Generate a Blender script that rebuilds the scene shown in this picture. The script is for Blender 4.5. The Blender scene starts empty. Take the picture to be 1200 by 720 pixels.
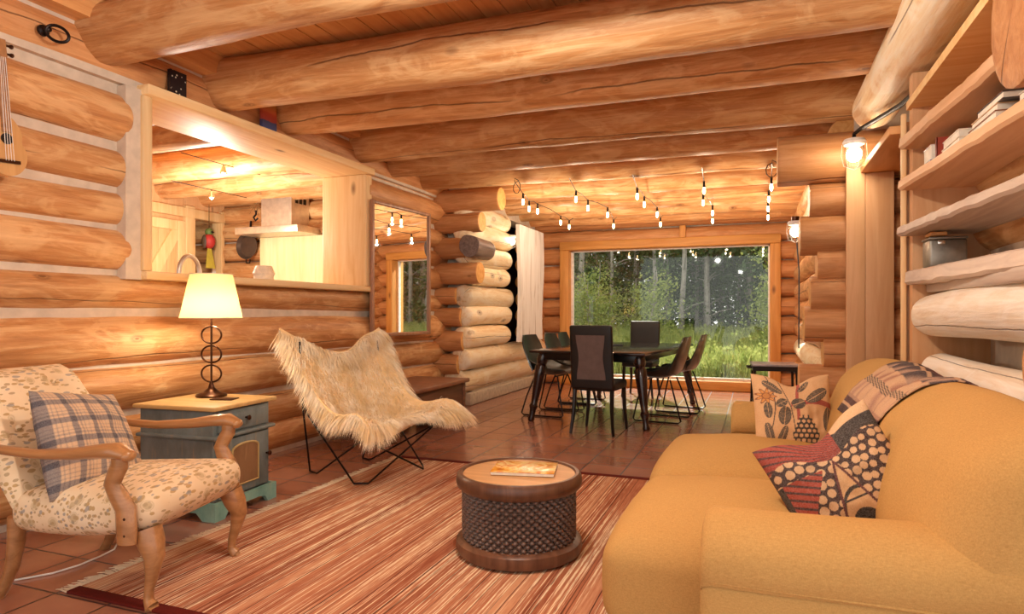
import bpy, math, random
from math import sin, cos, pi, radians, sqrt, atan2, exp
from mathutils import Vector, Matrix, noise

SC = bpy.context.scene
COL = SC.collection
# ------------------------------------------------------------------ camera numbers
F, EYE, HY = 750.0, 1.1, 367.0
TH = math.atan(285 / 750)
_s, _c = sin(TH), cos(TH)

def ray(px, py):
    u = (px - 600) / F
    return (-_s + u * _c, _c + u * _s, -(py - HY) / F)
def on_x(px, py, x):
    r = ray(px, py); d = x / r[0]; return Vector((x, r[1] * d, EYE + r[2] * d))
def on_y(px, py, y):
    r = ray(px, py); d = y / r[1]; return Vector((r[0] * d, y, EYE + r[2] * d))
def on_z(px, py, z):
    r = ray(px, py); d = (z - EYE) / r[2]; return Vector((r[0] * d, r[1] * d, z))

# ------------------------------------------------------------------ materials
def lin(h):
    h = h.lstrip('#'); o = []
    for i in (0, 2, 4):
        v = int(h[i:i + 2], 16) / 255
        o.append(v / 12.92 if v <= .04045 else ((v + .055) / 1.055) ** 2.4)
    return (o[0], o[1], o[2], 1)

class NT:
    def __init__(s, name):
        s.m = bpy.data.materials.new(name); s.m.use_nodes = True
        s.t = s.m.node_tree; s.t.nodes.clear()
        s.out = s.n('ShaderNodeOutputMaterial')
        s.b = s.n('ShaderNodeBsdfPrincipled')
        s.t.links.new(s.b.outputs[0], s.out.inputs[0])
    def n(s, t, **kw):
        nd = s.t.nodes.new(t)
        for k, v in kw.items(): setattr(nd, k, v)
        return nd
    def l(s, a, b): s.t.links.new(a, b)
    def set(s, sock, v):
        if hasattr(v, 'is_linked') or isinstance(v, bpy.types.NodeSocket): s.l(v, sock)
        else: sock.default_value = v
    def math(s, op, a, b=None, c=None, clamp=False):
        nd = s.n('ShaderNodeMath', operation=op); nd.use_clamp = clamp
        s.set(nd.inputs[0], a)
        if b is not None: s.set(nd.inputs[1], b)
        if c is not None: s.set(nd.inputs[2], c)
        return nd.outputs[0]
    def vmath(s, op, a, b):
        nd = s.n('ShaderNodeVectorMath', operation=op); s.set(nd.inputs[0], a); s.set(nd.inputs[1], b); return nd.outputs[0]
    def mix(s, f, a, b, mode='MIX'):
        nd = s.n('ShaderNodeMix', data_type='RGBA', blend_type=mode)
        s.set(nd.inputs[0], f); s.set(nd.inputs[6], a); s.set(nd.inputs[7], b); return nd.outputs[2]
    def ramp(s, f, stops, interp='LINEAR'):
        nd = s.n('ShaderNodeValToRGB'); r = nd.color_ramp; r.interpolation = interp
        while len(r.elements) < len(stops): r.elements.new(.5)
        for e, (p, c) in zip(r.elements, stops): e.position = p; e.color = c
        s.l(f, nd.inputs[0]); return nd.outputs[0]
    def noise(s, vec, scale=1, detail=4, rough=.55, dist=0):
        nd = s.n('ShaderNodeTexNoise'); s.l(vec, nd.inputs['Vector'])
        nd.inputs['Scale'].default_value = scale; nd.inputs['Detail'].default_value = detail
        nd.inputs['Roughness'].default_value = rough; nd.inputs['Distortion'].default_value = dist
        return nd.outputs[0]
    def voro(s, vec, scale=1, feature='F1', rnd=1):
        nd = s.n('ShaderNodeTexVoronoi', feature=feature); s.l(vec, nd.inputs['Vector'])
        nd.inputs['Scale'].default_value = scale; nd.inputs['Randomness'].default_value = rnd
        return nd
    def obj(s): return s.n('ShaderNodeTexCoord').outputs['Object']
    def bump(s, h, strength=.3, dist=.01):
        nd = s.n('ShaderNodeBump'); nd.inputs['Strength'].default_value = strength; nd.inputs['Distance'].default_value = dist
        s.l(h, nd.inputs['Height']); s.l(nd.outputs[0], s.b.inputs['Normal'])
    def p(s, **kw):
        for k, v in kw.items(): s.set(s.b.inputs[k.replace('_', ' ')], v)
        return s

def plain(name, col, rough=.5, metal=0, spec=.5, grain=0, gscale=60, coat=0):
    t = NT(name); c = lin(col) if isinstance(col, str) else col
    o = t.obj()
    nz = t.noise(o, gscale if grain else 18, 3)
    k = .12 if not grain else grain
    dark = tuple(v * (1 - k) for v in c[:3]) + (1,); lite = tuple(min(1, v * (1 + k)) for v in c[:3]) + (1,)
    t.p(Base_Color=t.ramp(nz, [(.3, dark), (.7, lite)]), Roughness=rough, Metallic=metal, Specular_IOR_Level=spec, Coat_Weight=coat)
    return t.m

def emis(name, col, strength):
    t = NT(name); t.p(Base_Color=lin(col), Emission_Color=lin(col), Emission_Strength=strength); return t.m

def log_mat(name, dark, mid, lite, knot='#5a2c12', patch=.6, rough=.5, knots=.085):
    t = NT(name); o = t.obj(); oi = t.n('ShaderNodeObjectInfo')
    off = t.n('ShaderNodeCombineXYZ')
    t.l(t.math('MULTIPLY', oi.outputs['Random'], 37.0), off.inputs[0]); t.l(t.math('MULTIPLY', oi.outputs['Random'], 91.0), off.inputs[1])
    v = t.vmath('ADD', o, off.outputs[0])
    g = t.noise(t.vmath('MULTIPLY', v, (1.3, 12, 12)), 1, 8, .68, 1.4)
    pt = t.noise(t.vmath('MULTIPLY', v, (2.6, 6, 6)), 1, 5, .6, 1.2)
    fine = t.noise(t.vmath('MULTIPLY', v, (3, 75, 75)), 1, 3)
    col = t.ramp(g, [(.3, lin(dark)), (.5, lin(mid)), (.7, lin(lite))])
    col = t.mix(t.math('MULTIPLY', t.ramp(pt, [(.5, (0, 0, 0, 1)), (.6, (1, 1, 1, 1))]), patch), col, lin(lite))
    col = t.mix(.16, col, t.ramp(fine, [(.35, lin(dark)), (.65, lin(lite))]))
    vo = t.voro(t.vmath('MULTIPLY', v, (2.3, 4.6, 4.6)), 1)
    kd = vo.outputs['Distance']
    kd = t.math('ADD', kd, t.math('MULTIPLY', t.math('SUBTRACT', fine, .5), .06))
    col = t.mix(t.math('MULTIPLY', t.ramp(kd, [(0, (.8, .8, .8, 1)), (knots * .45, (1, 1, 1, 1)), (knots * .62, (.25, .25, .25, 1)), (knots * .9, (.55, .55, .55, 1)), (knots * 1.5, (0, 0, 0, 1))]), .8), col, lin(knot))
    # drying checks: thin wandering dark lines along the log
    sp = t.n('ShaderNodeSeparateXYZ'); t.l(o, sp.inputs[0])
    ang = t.math('ARCTAN2', sp.outputs[2], sp.outputs[1])
    w = t.noise(t.vmath('MULTIPLY', v, (.55, .2, .2)), 1, 7, .55)
    ph = t.math('ADD', t.math('ADD', t.math('MULTIPLY', oi.outputs['Random'], 6.28), t.math('MULTIPLY', w, 1.4)), ang)
    ck = t.math('ABSOLUTE', t.math('SINE', ph))
    gate = t.ramp(t.noise(t.vmath('MULTIPLY', v, (.55, 0, 0)), 1.0, 1), [(.42, (0, 0, 0, 1)), (.46, (1, 1, 1, 1))])
    ckm = t.math('MULTIPLY', t.ramp(ck, [(.012, (1, 1, 1, 1)), (.04, (0, 0, 0, 1))]), gate)
    col = t.mix(t.math('MULTIPLY', ckm, .7), col, lin('#4a2410'))
    tone = t.math('ADD', .84, t.math('MULTIPLY', oi.outputs['Random'], .3))
    cc = t.n('ShaderNodeCombineColor'); [t.l(tone, cc.inputs[i]) for i in range(3)]
    col = t.mix(1.0, col, cc.outputs[0], 'MULTIPLY')
    h = t.math('ADD', t.math('MULTIPLY', g, .6), t.math('MULTIPLY', fine, .25))
    h = t.math('SUBTRACT', h, t.math('MULTIPLY', ckm, 1.2))
    t.bump(h, .45, .02)
    t.p(Base_Color=col, Roughness=rough, Specular_IOR_Level=.35)
    return t.m

def board_mat(name, dark, lite, axis=0, knot='#6a3616', rough=.5, coat=0, gs=1.0, rand=.25, knots=.05):
    t = NT(name); o = t.obj(); oi = t.n('ShaderNodeObjectInfo')
    off = t.n('ShaderNodeCombineXYZ'); t.l(t.math('MULTIPLY', oi.outputs['Random'], 40.0), off.inputs[axis]); t.l(t.math('MULTIPLY', oi.outputs['Random'], 17.0), off.inputs[(axis + 1) % 3])
    v = t.vmath('ADD', o, off.outputs[0])
    sc = [14 * gs] * 3; sc[axis] = 1.0 * gs
    g = t.noise(t.vmath('MULTIPLY', v, tuple(sc)), 1, 6, .6, .9)
    sk = [3.6] * 3; sk[axis] = 1.6
    kd = t.voro(t.vmath('MULTIPLY', v, tuple(sk)), 1).outputs['Distance']
    col = t.ramp(g, [(.32, lin(dark)), (.68, lin(lite))])
    if knots:
        col = t.mix(t.math('MULTIPLY', t.ramp(kd, [(knots * .4, (1, 1, 1, 1)), (knots * 1.8, (0, 0, 0, 1))]), .8), col, lin(knot))
    tone = t.math('ADD', 1 - rand / 2, t.math('MULTIPLY', oi.outputs['Random'], rand))
    cc = t.n('ShaderNodeCombineColor'); [t.l(tone, cc.inputs[i]) for i in range(3)]
    col = t.mix(1.0, col, cc.outputs[0], 'MULTIPLY')
    t.bump(g, .2, .006)
    t.p(Base_Color=col, Roughness=rough, Specular_IOR_Level=.4, Coat_Weight=coat)
    return t.m

M = {}
M['log'] = log_mat('peeled_log', '#a86a3a', '#cb8f58', '#eabf8a')
M['beam'] = log_mat('beam_log', '#ab6c3a', '#ce9259', '#eec48f', patch=.5, knots=.1)
M['stub'] = log_mat('stub_log', '#aa6c3e', '#c38855', '#d8a270', patch=.3, knots=.05)
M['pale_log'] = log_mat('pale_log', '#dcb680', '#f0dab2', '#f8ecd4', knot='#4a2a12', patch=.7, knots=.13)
M['grey_log'] = log_mat('hewn_log', '#dfc6a6', '#f2e4ce', '#fbf5ea', knot='#7a4522', patch=.6, knots=.06)  # base lightened to stand for strong white light on the right wall
M['log_end'] = board_mat('log_end_grain', '#c98a45', '#e2ad68', 0, gs=1.5, knots=0, rand=.1)
M['dark_end'] = board_mat('weathered_end', '#54423c', '#7c675e', 0, gs=2, knots=0)
M['board_y'] = board_mat('pine_board_y', '#c98b52', '#dfa86c', 1)
M['board_x'] = board_mat('pine_board_x', '#cf9660', '#e5b47c', 0)
M['board_z'] = board_mat('pine_board_z', '#d19a68', '#e3b384', 2)
M['frame_y'] = board_mat('frame_pine_y', '#e0b278', '#f3d3a0', 1, knots=.06)
M['frame_x'] = board_mat('frame_pine_x', '#e0b06e', '#f2cf98', 0, knots=.06)
M['frame_z'] = board_mat('frame_pine_z', '#e0b278', '#f3d3a0', 2, knots=.07)
M['wframe_x'] = board_mat('window_pine_x', '#c8863f', '#e2a65c', 0, knots=.07)
M['wframe_z'] = board_mat('window_pine_z', '#c8863f', '#e2a65c', 2, knots=.07)
M['shelf'] = board_mat('rough_shelf', '#cf9f74', '#e4bd95', 1, knots=.03)
M['shelf_grey'] = board_mat('hewn_shelf', '#b9a190', '#dccbb8', 1, knots=.02)
M['honey'] = board_mat('honey_wood', '#8f6038', '#b58253', 0, rough=.3, coat=.4, gs=1.6, knots=0)
M['dark_board'] = board_mat('dark_bench_wood', '#5d3d2e', '#8a5f44', 1, knots=0)
M['chink'] = plain('chinking', '#d3c2ae', .9, grain=.1, gscale=14)
M['plinth'] = plain('plinth_stone', '#c4b49c', .9, grain=.15, gscale=20)
M['iron'] = plain('black_iron', '#241c1a', .4, .7)
M['bronze'] = plain('bronze_metal', '#4a2c1c', .3, .85)
M['steel'] = plain('brushed_steel', '#ded6c8', .38, .8)
M['chrome'] = plain('polished_chrome', '#d8d4cc', .12, 1)
M['black'] = plain('black_lacquer', '#0e0c0c', .28)
M['table_top'] = plain('dark_table_top', '#1c1718', .2, coat=.3)
M['black_leather'] = plain('black_leather', '#0b0909', .5)
M['grey_panel'] = plain('grey_fabric_panel', '#655652', .7)
M['cream'] = plain('cream_ceramic', '#efe3cb', .4)
M['paper'] = plain('paper_pages', '#ece4d2', .8)
M['white'] = plain('white_paint', '#f0ece6', .5)
M['splash'] = board_mat('splash_panel', '#e8cf96', '#f4e2b6', 2, knots=0, rand=0)

# ------------------------------------------------------------------ mesh builder
class MB:
    def __init__(s): s.v = []; s.f = []; s.mi = []; s.col = None
    def add(s, vs, fs, mi=0, mat=None):
        b = len(s.v)
        for p in vs:
            p = Vector(p)
            s.v.append(mat @ p if mat else p)
        for f in fs: s.f.append(tuple(b + i for i in f)); s.mi.append(mi)
    def box(s, a, b, mi=0, mat=None, bev=0):
        if bev:
            c = [(a[i] + b[i]) / 2 for i in range(3)]; sz = [b[i] - a[i] for i in range(3)]
            return s.rbox(c, sz, bev, 2, mi=mi, mat=mat)
        x0, y0, z0 = a; x1, y1, z1 = b
        s.add([(x0, y0, z0), (x1, y0, z0), (x1, y1, z0), (x0, y1, z0), (x0, y0, z1), (x1, y0, z1), (x1, y1, z1), (x0, y1, z1)],
              [(0, 3, 2, 1), (4, 5, 6, 7), (0, 1, 5, 4), (1, 2, 6, 5), (2, 3, 7, 6), (3, 0, 4, 7)], mi, mat)
    def rbox(s, c, size, r, seg=3, inner=1, puff=(0, 0, 0), mi=0, mat=None, fn=None):
        """rounded box; puff pushes the middle of the faces outwards"""
        hx, hy, hz = [max(q / 2, 1e-4) for q in size]; r = min(r, hx, hy, hz)
        def axis(h):
            a = [-h + r * (1 - cos(pi / 2 * i / seg)) for i in range(seg)]
            m = [-h + r + (2 * h - 2 * r) * i / (inner) for i in range(inner + 1)]
            return a + m + [-q for q in reversed(a)]
        ax, ay, az = axis(hx), axis(hy), axis(hz)
        nx, ny, nz = len(ax), len(ay), len(az)
        idx = {}; vs = []; fs = []
        def vid(i, j, k):
            key = (i, j, k)
            if key in idx: return idx[key]
            p = [ax[i], ay[j], az[k]]; h = (hx, hy, hz)
            q = [max(-h[t] + r, min(h[t] - r, p[t])) for t in range(3)]
            d = Vector([p[t] - q[t] for t in range(3)])
            if d.length > 1e-9:
                # map the grid position onto the sphere round the inner box
                e = Vector([abs(d[t]) / r if r else 0 for t in range(3)])
                d = d.normalized() * r
                p = [q[t] + d[t] for t in range(3)]
            u = [p[t] / h[t] for t in range(3)]
            p[0] += puff[0] * u[0] * max(0, 1 - u[1] ** 2) * max(0, 1 - u[2] ** 2)
            p[1] += puff[1] * u[1] * max(0, 1 - u[0] ** 2) * max(0, 1 - u[2] ** 2)
            p[2] += puff[2] * u[2] * max(0, 1 - u[0] ** 2) * max(0, 1 - u[1] ** 2)
            pp = Vector((p[0] + c[0], p[1] + c[1], p[2] + c[2]))
            if fn: pp = fn(pp)
            idx[key] = len(vs); vs.append(pp); return idx[key]
        for i in range(nx - 1):
            for j in range(ny - 1):
                fs.append((vid(i, j, 0), vid(i, j + 1, 0), vid(i + 1, j + 1, 0), vid(i + 1, j, 0)))
                fs.append((vid(i, j, nz - 1), vid(i + 1, j, nz - 1), vid(i + 1, j + 1, nz - 1), vid(i, j + 1, nz - 1)))
        for i in range(nx - 1):
            for k in range(nz - 1):
                fs.append((vid(i, 0, k), vid(i + 1, 0, k), vid(i + 1, 0, k + 1), vid(i, 0, k + 1)))
                fs.append((vid(i, ny - 1, k), vid(i, ny - 1, k + 1), vid(i + 1, ny - 1, k + 1), vid(i + 1, ny - 1, k)))
        for j in range(ny - 1):
            for k in range(nz - 1):
                fs.append((vid(0, j, k), vid(0, j, k + 1), vid(0, j + 1, k + 1), vid(0, j + 1, k)))
                fs.append((vid(nx - 1, j, k), vid(nx - 1, j + 1, k), vid(nx - 1, j + 1, k + 1), vid(nx - 1, j, k + 1)))
        s.add(vs, fs, mi, mat)
    def tube(s, pts, r, n=8, closed=False, mi=0, mat=None, flat=None):
        pts = [Vector(p) for p in pts]; m = len(pts)
        rs = r if isinstance(r, (list, tuple)) else [r] * m
        up = Vector((0, 0, 1)); vs = []; fs = []; last = None
        for i, p in enumerate(pts):
            a = pts[(i - 1) % m] if (closed or i > 0) else p
            b = pts[(i + 1) % m] if (closed or i < m - 1) else p
            t = (b - a).normalized()
            if last is None:
                x = t.cross(up)
                if x.length < .05: x = t.cross(Vector((0, 1, 0)))
            else: x = last - t * last.dot(t)
            x.normalize(); last = x; y = t.cross(x)
            fx, fy = (flat or (1, 1))
            for k in range(n):
                w = 2 * pi * k / n
                vs.append(p + x * (cos(w) * rs[i] * fx) + y * (sin(w) * rs[i] * fy))
        lim = m if closed else m - 1
        for i in range(lim):
            for k in range(n):
                i2 = (i + 1) % m
                fs.append((i * n + k, i * n + (k + 1) % n, i2 * n + (k + 1) % n, i2 * n + k))
        if not closed:
            fs.append(tuple(reversed(range(n)))); fs.append(tuple((m - 1) * n + k for k in range(n)))
        s.add(vs, fs, mi, mat)
    def lathe(s, prof, n=32, c=(0, 0, 0), mi=0, mat=None, caps=True):
        vs = []; fs = []
        for (r, z) in prof:
            for k in range(n):
                w = 2 * pi * k / n; vs.append((c[0] + r * cos(w), c[1] + r * sin(w), c[2] + z))
        for i in range(len(prof) - 1):
            for k in range(n):
                fs.append((i * n + k, i * n + (k + 1) % n, (i + 1) * n + (k + 1) % n, (i + 1) * n + k))
        if caps:
            if prof[0][0] > 1e-5: fs.append(tuple(reversed(range(n))))
            if prof[-1][0] > 1e-5: fs.append(tuple((len(prof) - 1) * n + k for k in range(n)))
        s.add(vs, fs, mi, mat)
    def ball(s, c, r, n=16, mi=0, mat=None):
        rr = r if isinstance(r, (tuple, list)) else (r, r, r); vs = []; fs = []; m = n // 2
        for i in range(m + 1):
            a = -pi / 2 + pi * i / m
            for k in range(n):
                w = 2 * pi * k / n
                vs.append((c[0] + rr[0] * cos(a) * cos(w), c[1] + rr[1] * cos(a) * sin(w), c[2] + rr[2] * sin(a)))
        for i in range(m):
            for k in range(n): fs.append((i * n + k, i * n + (k + 1) % n, (i + 1) * n + (k + 1) % n, (i + 1) * n + k))
        s.add(vs, fs, mi, mat)
    def prism(s, poly, a, b, axis=2, mi=0, mat=None):
        """poly of 2-D points extruded between a and b along axis"""
        def P(p, h):
            if axis == 2: return (p[0], p[1], h)
            if axis == 1: return (p[0], h, p[1])
            return (h, p[0], p[1])
        n = len(poly)
        vs = [P(p, a) for p in poly] + [P(p, b) for p in poly]
        fs = [tuple(reversed(range(n))), tuple(range(n, 2 * n))] + [(i, (i + 1) % n, n + (i + 1) % n, n + i) for i in range(n)]
        s.add(vs, fs, mi, mat)
    def sheet(s, fn, nu, nv, thick=0, mi=0, mat=None):
        """surface fn(u,v), optionally with thickness along its normals"""
        P = [[Vector(fn(i / nu, j / nv)) for j in range(nv + 1)] for i in range(nu + 1)]
        def nrm(i, j):
            a = P[min(i + 1, nu)][j] - P[max(i - 1, 0)][j]; b = P[i][min(j + 1, nv)] - P[i][max(j - 1, 0)]
            n = a.cross(b); return n.normalized() if n.length > 1e-9 else Vector((0, 0, 1))
        w = nv + 1
        top = [P[i][j] for i in range(nu + 1) for j in range(w)]
        fs = [(i * w + j, (i + 1) * w + j, (i + 1) * w + j + 1, i * w + j + 1) for i in range(nu) for j in range(nv)]
        if thick:
            bot = [P[i][j] - nrm(i, j) * thick for i in range(nu + 1) for j in range(w)]
            o = len(top)
            fs += [(o + i * w + j, o + i * w + j + 1, o + (i + 1) * w + j + 1, o + (i + 1) * w + j) for i in range(nu) for j in range(nv)]
            edge = [i * w for i in range(nu + 1)] + [nu * w + j for j in range(1, w)] + [i * w + nv for i in range(nu - 1, -1, -1)] + [j for j in range(nv - 1, 0, -1)]
            for q in range(len(edge)):
                a, b = edge[q], edge[(q + 1) % len(edge)]
                fs.append((b, a, o + a, o + b))
            top += bot
        s.add(top, fs, mi, mat)
    def build(s, name, mats, parent=None, smooth=True, loc=None, rot=None, angle=40):
        me = bpy.data.meshes.new(name); me.from_pydata([tuple(v) for v in s.v], [], s.f)
        for m in (mats if isinstance(mats, (list, tuple)) else [mats]): me.materials.append(M[m] if isinstance(m, str) else m)
        if len(me.materials) > 1: me.polygons.foreach_set('material_index', s.mi)
        if smooth:
            me.polygons.foreach_set('use_smooth', [True] * len(me.polygons))
            try: me.set_sharp_from_angle(angle=radians(angle))
            except Exception: pass
        if s.col:
            at = me.color_attributes.new('print', 'FLOAT_COLOR', 'POINT')
            at.data.foreach_set('color', [q for c in s.col for q in c])
        me.update()
        o = bpy.data.objects.new(name, me); COL.objects.link(o)
        if parent: o.parent = parent
        if loc is not None: o.location = loc
        if rot is not None: o.rotation_euler = rot
        return o

def tag(o, label=None, cat=None, group=None, kind=None):
    if label: o['label'] = label
    if cat: o['category'] = cat
    if group: o['group'] = group
    if kind: o['kind'] = kind
    return o
def thing(name, label, cat, loc=(0, 0, 0), rz=0, group=None):
    o = bpy.data.objects.new(name, None); COL.objects.link(o); o.empty_display_size = .1
    o.location = loc; o.rotation_euler = (0, 0, rz)
    return tag(o, label, cat, group)
def struct(name, mb, mats, **kw):
    return tag(mb.build(name, mats, **kw), kind='structure')
def copy_thing(o, loc, rz, label=None, group=None):
    def rec(q, par):
        c = q.copy(); COL.objects.link(c)
        if par: c.parent = par
        for ch in q.children: rec(ch, c)
        return c
    r = rec(o, None); r.location = loc; r.rotation_euler = (0, 0, rz)
    if label: r['label'] = label
    if group: r['group'] = group
    return r

def log_mesh(L, r0, r1, seed, rough=.06, cap=(0, 0), bow=.02, n=28, flat_top=False):
    """a peeled log along local X, centred; cap = rounding length of each end"""
    mb = MB(); rnd = random.Random(seed)
    nx = max(8, int(L / .09)); so = Vector((seed * 3.7, seed * 1.3, 0))
    b1, b2 = rnd.uniform(-bow, bow), rnd.uniform(-bow, bow)
    xs = []
    if cap[0]: xs += [-L / 2 + cap[0] * (1 - cos(pi / 2 * i / 6)) for i in range(6)]
    else: xs += [-L / 2, -L / 2 + .008]
    x0 = -L / 2 + (cap[0] or .02); x1 = L / 2 - (cap[1] or .02)
    xs += [x0 + (x1 - x0) * i / nx for i in range(nx + 1)]
    if cap[1]: xs += [L / 2 - cap[1] * (1 - cos(pi / 2 * (5 - i) / 6)) for i in range(6)]
    else: xs += [L / 2 - .008, L / 2]
    vs = []; fs = []
    for x in xs:
        t = (x + L / 2) / L; R = r0 + (r1 - r0) * t; k = 1
        if cap[0] and x < -L / 2 + cap[0]: q = 1 - (x + L / 2) / cap[0]; k = sqrt(max(0, 1 - q * q)) * .75 + .25 * (1 - q ** 4); k = max(k, .12)
        elif not cap[0] and x < -L / 2 + .005: k = .965
        if cap[1] and x > L / 2 - cap[1]: q = 1 - (L / 2 - x) / cap[1]; k = sqrt(max(0, 1 - q * q)) * .75 + .25 * (1 - q ** 4); k = max(k, .12)
        elif not cap[1] and x > L / 2 - .005: k = .965
        oy = b1 * sin(pi * t); oz = b2 * sin(pi * t)
        for j in range(n):
            w = 2 * pi * j / n
            nz = noise.noise(Vector((x * .9, cos(w) * .8, sin(w) * .8)) + so) + .45 * noise.noise(Vector((x * 3.1, cos(w) * 2, sin(w) * 2)) + so)
            rr = R * k * (1 + rough * nz)
            vs.append((x, oy + rr * cos(w), oz + rr * sin(w)))
    m = len(xs)
    for i in range(m - 1):
        for j in range(n): fs.append((i * n + j, (i + 1) * n + j, (i + 1) * n + (j + 1) % n, i * n + (j + 1) % n))
    mb.add(vs, fs, 0)
    mb.f.append(tuple(range(n))); mb.mi.append(0 if cap[0] else 1)
    mb.f.append(tuple((m - 1) * n + j for j in reversed(range(n)))); mb.mi.append(0 if cap[1] else 1)
    return mb
_ls = [10]
def log(name, p0, p1, r0, r1=None, mat='log', end='log_end', parent=None, cap=(0, 0), rough=.06, bow=.02, n=28):
    p0, p1 = Vector(p0), Vector(p1); d = p1 - p0; _ls[0] += 1
    o = log_mesh(d.length, r0, r1 or r0, _ls[0], rough, cap, bow, n).build(name, [mat, end], parent)
    o.location = (p0 + p1) / 2
    o.rotation_euler = (0, -atan2(d.z, sqrt(d.x * d.x + d.y * d.y)), atan2(d.y, d.x))
    return o
# ================================================================== SETTING
YB = 9.6      # back wall
XW = -3.45    # face of the left wall logs
# ---- floor tiles
def floor_mat():
    t = NT('terracotta_tiles'); o = t.obj()
    br = t.n('ShaderNodeTexBrick'); t.l(o, br.inputs['Vector'])
    br.offset = 0.0; br.squash = 1.0
    br.inputs['Scale'].default_value = 1; br.inputs['Mortar Size'].default_value = .006; br.inputs['Mortar Smooth'].default_value = .3
    br.inputs['Brick Width'].default_value = .285; br.inputs['Row Height'].default_value = .285; br.inputs['Bias'].default_value = 0
    br.inputs['Color1'].default_value = lin('#ac7660'); br.inputs['Color2'].default_value = lin('#c28d77'); br.inputs['Mortar'].default_value = lin('#4a3128')
    nz = t.noise(o, 5, 5); n2 = t.noise(o, 1.1, 2)
    col = t.mix(.3, br.outputs[0], t.ramp(nz, [(.3, lin('#7a3f2d')), (.7, lin('#b9775a'))]))
    col = t.mix(t.math('MULTIPLY', br.outputs['Fac'], 1.0), col, lin('#4a3128'))
    t.p(Base_Color=col, Roughness=t.math('ADD', .19, t.math('ADD', t.math('MULTIPLY', n2, .05), t.math('MULTIPLY', br.outputs['Fac'], .4))), Specular_IOR_Level=.7, Coat_Weight=.5, Coat_Roughness=.12)
    t.bump(t.math('SUBTRACT', t.math('MULTIPLY', t.noise(o, 26, 2), .12), br.outputs['Fac']), .3, .005)
    return t.m
M['tile'] = floor_mat()
mb = MB(); mb.box((-9, -1.5, -.1), (4, YB + .1, 0)); struct('floor', mb, 'tile', smooth=False)

# ---- left wall: chinking with logs
mb = MB()
mb.box((-3.9, -1.5, 0), (-3.52, 7.0, 1.30)); mb.box((-3.9, -1.5, 1.3), (-3.52, 2.80, 2.45)); mb.box((-3.9, 5.16, 1.3), (-3.52, 7.0, 2.45))
mb.box((-3.72, -1.5, 2.45), (-3.48, 7.0, 2.86))
# flared chinking beside the opening
mb.box((-3.9, 2.70, 1.3), (-3.445, 2.82, 2.44))
wl = struct('wall_left', mb, 'chink', smooth=False)
rows = [(2.25, .145), (1.95, .115), (1.715, .1), (1.47, .125)]
for z, r in rows:
    log('log', (-3.56, -1.5, z), (-3.56, 2.785, z), r, parent=wl, cap=(0, .09), rough=.07)
    log('log', (-3.56, 5.2, z + .02), (-3.56, 7.0, z + .02), r, mat='stub', parent=wl)
for z, r in [(1.21, .105), (.925, .15), (.645, .13), (.385, .13), (.13, .12)]:
    log('log', (-3.56, -1.5, z), (-3.56, 7.0, z), r, parent=wl, rough=.09)
log('plate_log', (-3.59, -1.5, 2.57), (-3.59, 7.1, 2.57), .15, mat='stub', parent=wl, rough=.06)
mb = MB(); mb.box((-3.50, -1.5, 2.70), (-3.36, 9.4, 2.83)); struct('trim_1', mb, 'board_y', smooth=False)

# ---- pass-through opening: heavy pine lining
w1 = bpy.data.objects.new('window_1', None); COL.objects.link(w1); tag(w1, kind='structure')
mb = MB(); mb.box((-3.92, 2.80, 2.41), (-3.385, 5.24, 2.475), bev=.01); mb.build('frame_header', 'frame_y', w1)
mb = MB(); mb.box((-3.92, 2.80, 1.30), (-3.40, 5.24, 1.352), bev=.01); mb.build('frame_sill', 'frame_y', w1)
mb = MB(); mb.box((-3.92, 2.795, 1.352), (-3.42, 2.86, 2.41), bev=.01); mb.build('frame_post', 'frame_z', w1)
mb = MB(); mb.box((-3.92, 5.14, 1.352), (-3.42, 5.24, 2.41), bev=.012); mb.build('frame_post', 'frame_z', w1)

# ---- cross wall left of the dining end: stub logs pointing into the room
cw = MB(); cw.box((-3.9, 6.93, 0), (-3.2, 7.05, 2.8))
wc = struct('wall_divider', cw, 'chink', smooth=False)
YS = 6.8
for (xp, yp, r) in [(588, 233, .135), (565, 260, .12), (548, 291, .13), (563, 320, .13), (537, 347, .105), (543, 372, .117), (545, 400, .127), (540, 427, .13)]:
    e = on_y(xp, yp, YS)
    log('log', (-3.55, YS, e.z), (e.x, YS, e.z), r, r * .97, mat='stub', parent=wc, cap=(.02, 0), rough=.03, bow=.004)

# ---- dining end, left side: pale logs running to the window wall
mb = MB(); mb.box((-3.45, 6.92, .1), (-3.2, 7.85, 2.8)); mb.box((-3.45, 7.85, .1), (-3.2, YB, .6)); mb.box((-3.45, 7.85, 2.4), (-3.2, YB, 2.8)); mb.box((-3.6, 7.8, .1), (-3.47, YB, 2.8), 1)  # last box is black to stand for the darkness of the gap
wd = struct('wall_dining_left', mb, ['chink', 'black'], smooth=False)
for i, (z, r) in enumerate([(.29, .155), (.56, .135), (.81, .13), (1.06, .125), (1.3, .13), (1.56, .12), (1.80, .13), (2.05, .125), (2.29, .13)]):
    x = -3.16 - (.1 if i == 0 else 0.03 if i == 1 else 0)
    log('log', (x - .03, 6.74, z), (x, 9.62 if i < 2 else 8.08 + .06 * sin(i * 2.1), z), r, mat='pale_log', end='pale_log', parent=wd, cap=(.05, .1), rough=.08)
for i in range(2, 9):
    z = [.81, 1.06, 1.3, 1.56, 1.8, 2.05, 2.29][i - 2]
    log('log', (-3.22, 8.9, z), (-3.22, 9.62, z), .115, mat='log', parent=wd)
dk = log('dark_log_end', (-3.02, 6.58, 1.86), (-3.08, 7.2, 1.86), .125, mat='dark_end', end='dark_end', parent=wd, rough=.12)
mb = MB(); mb.box((-3.45, 6.9, 0), (-3.14, YB, .15), bev=.02); struct('baseboard_left', mb, 'plinth')

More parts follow.
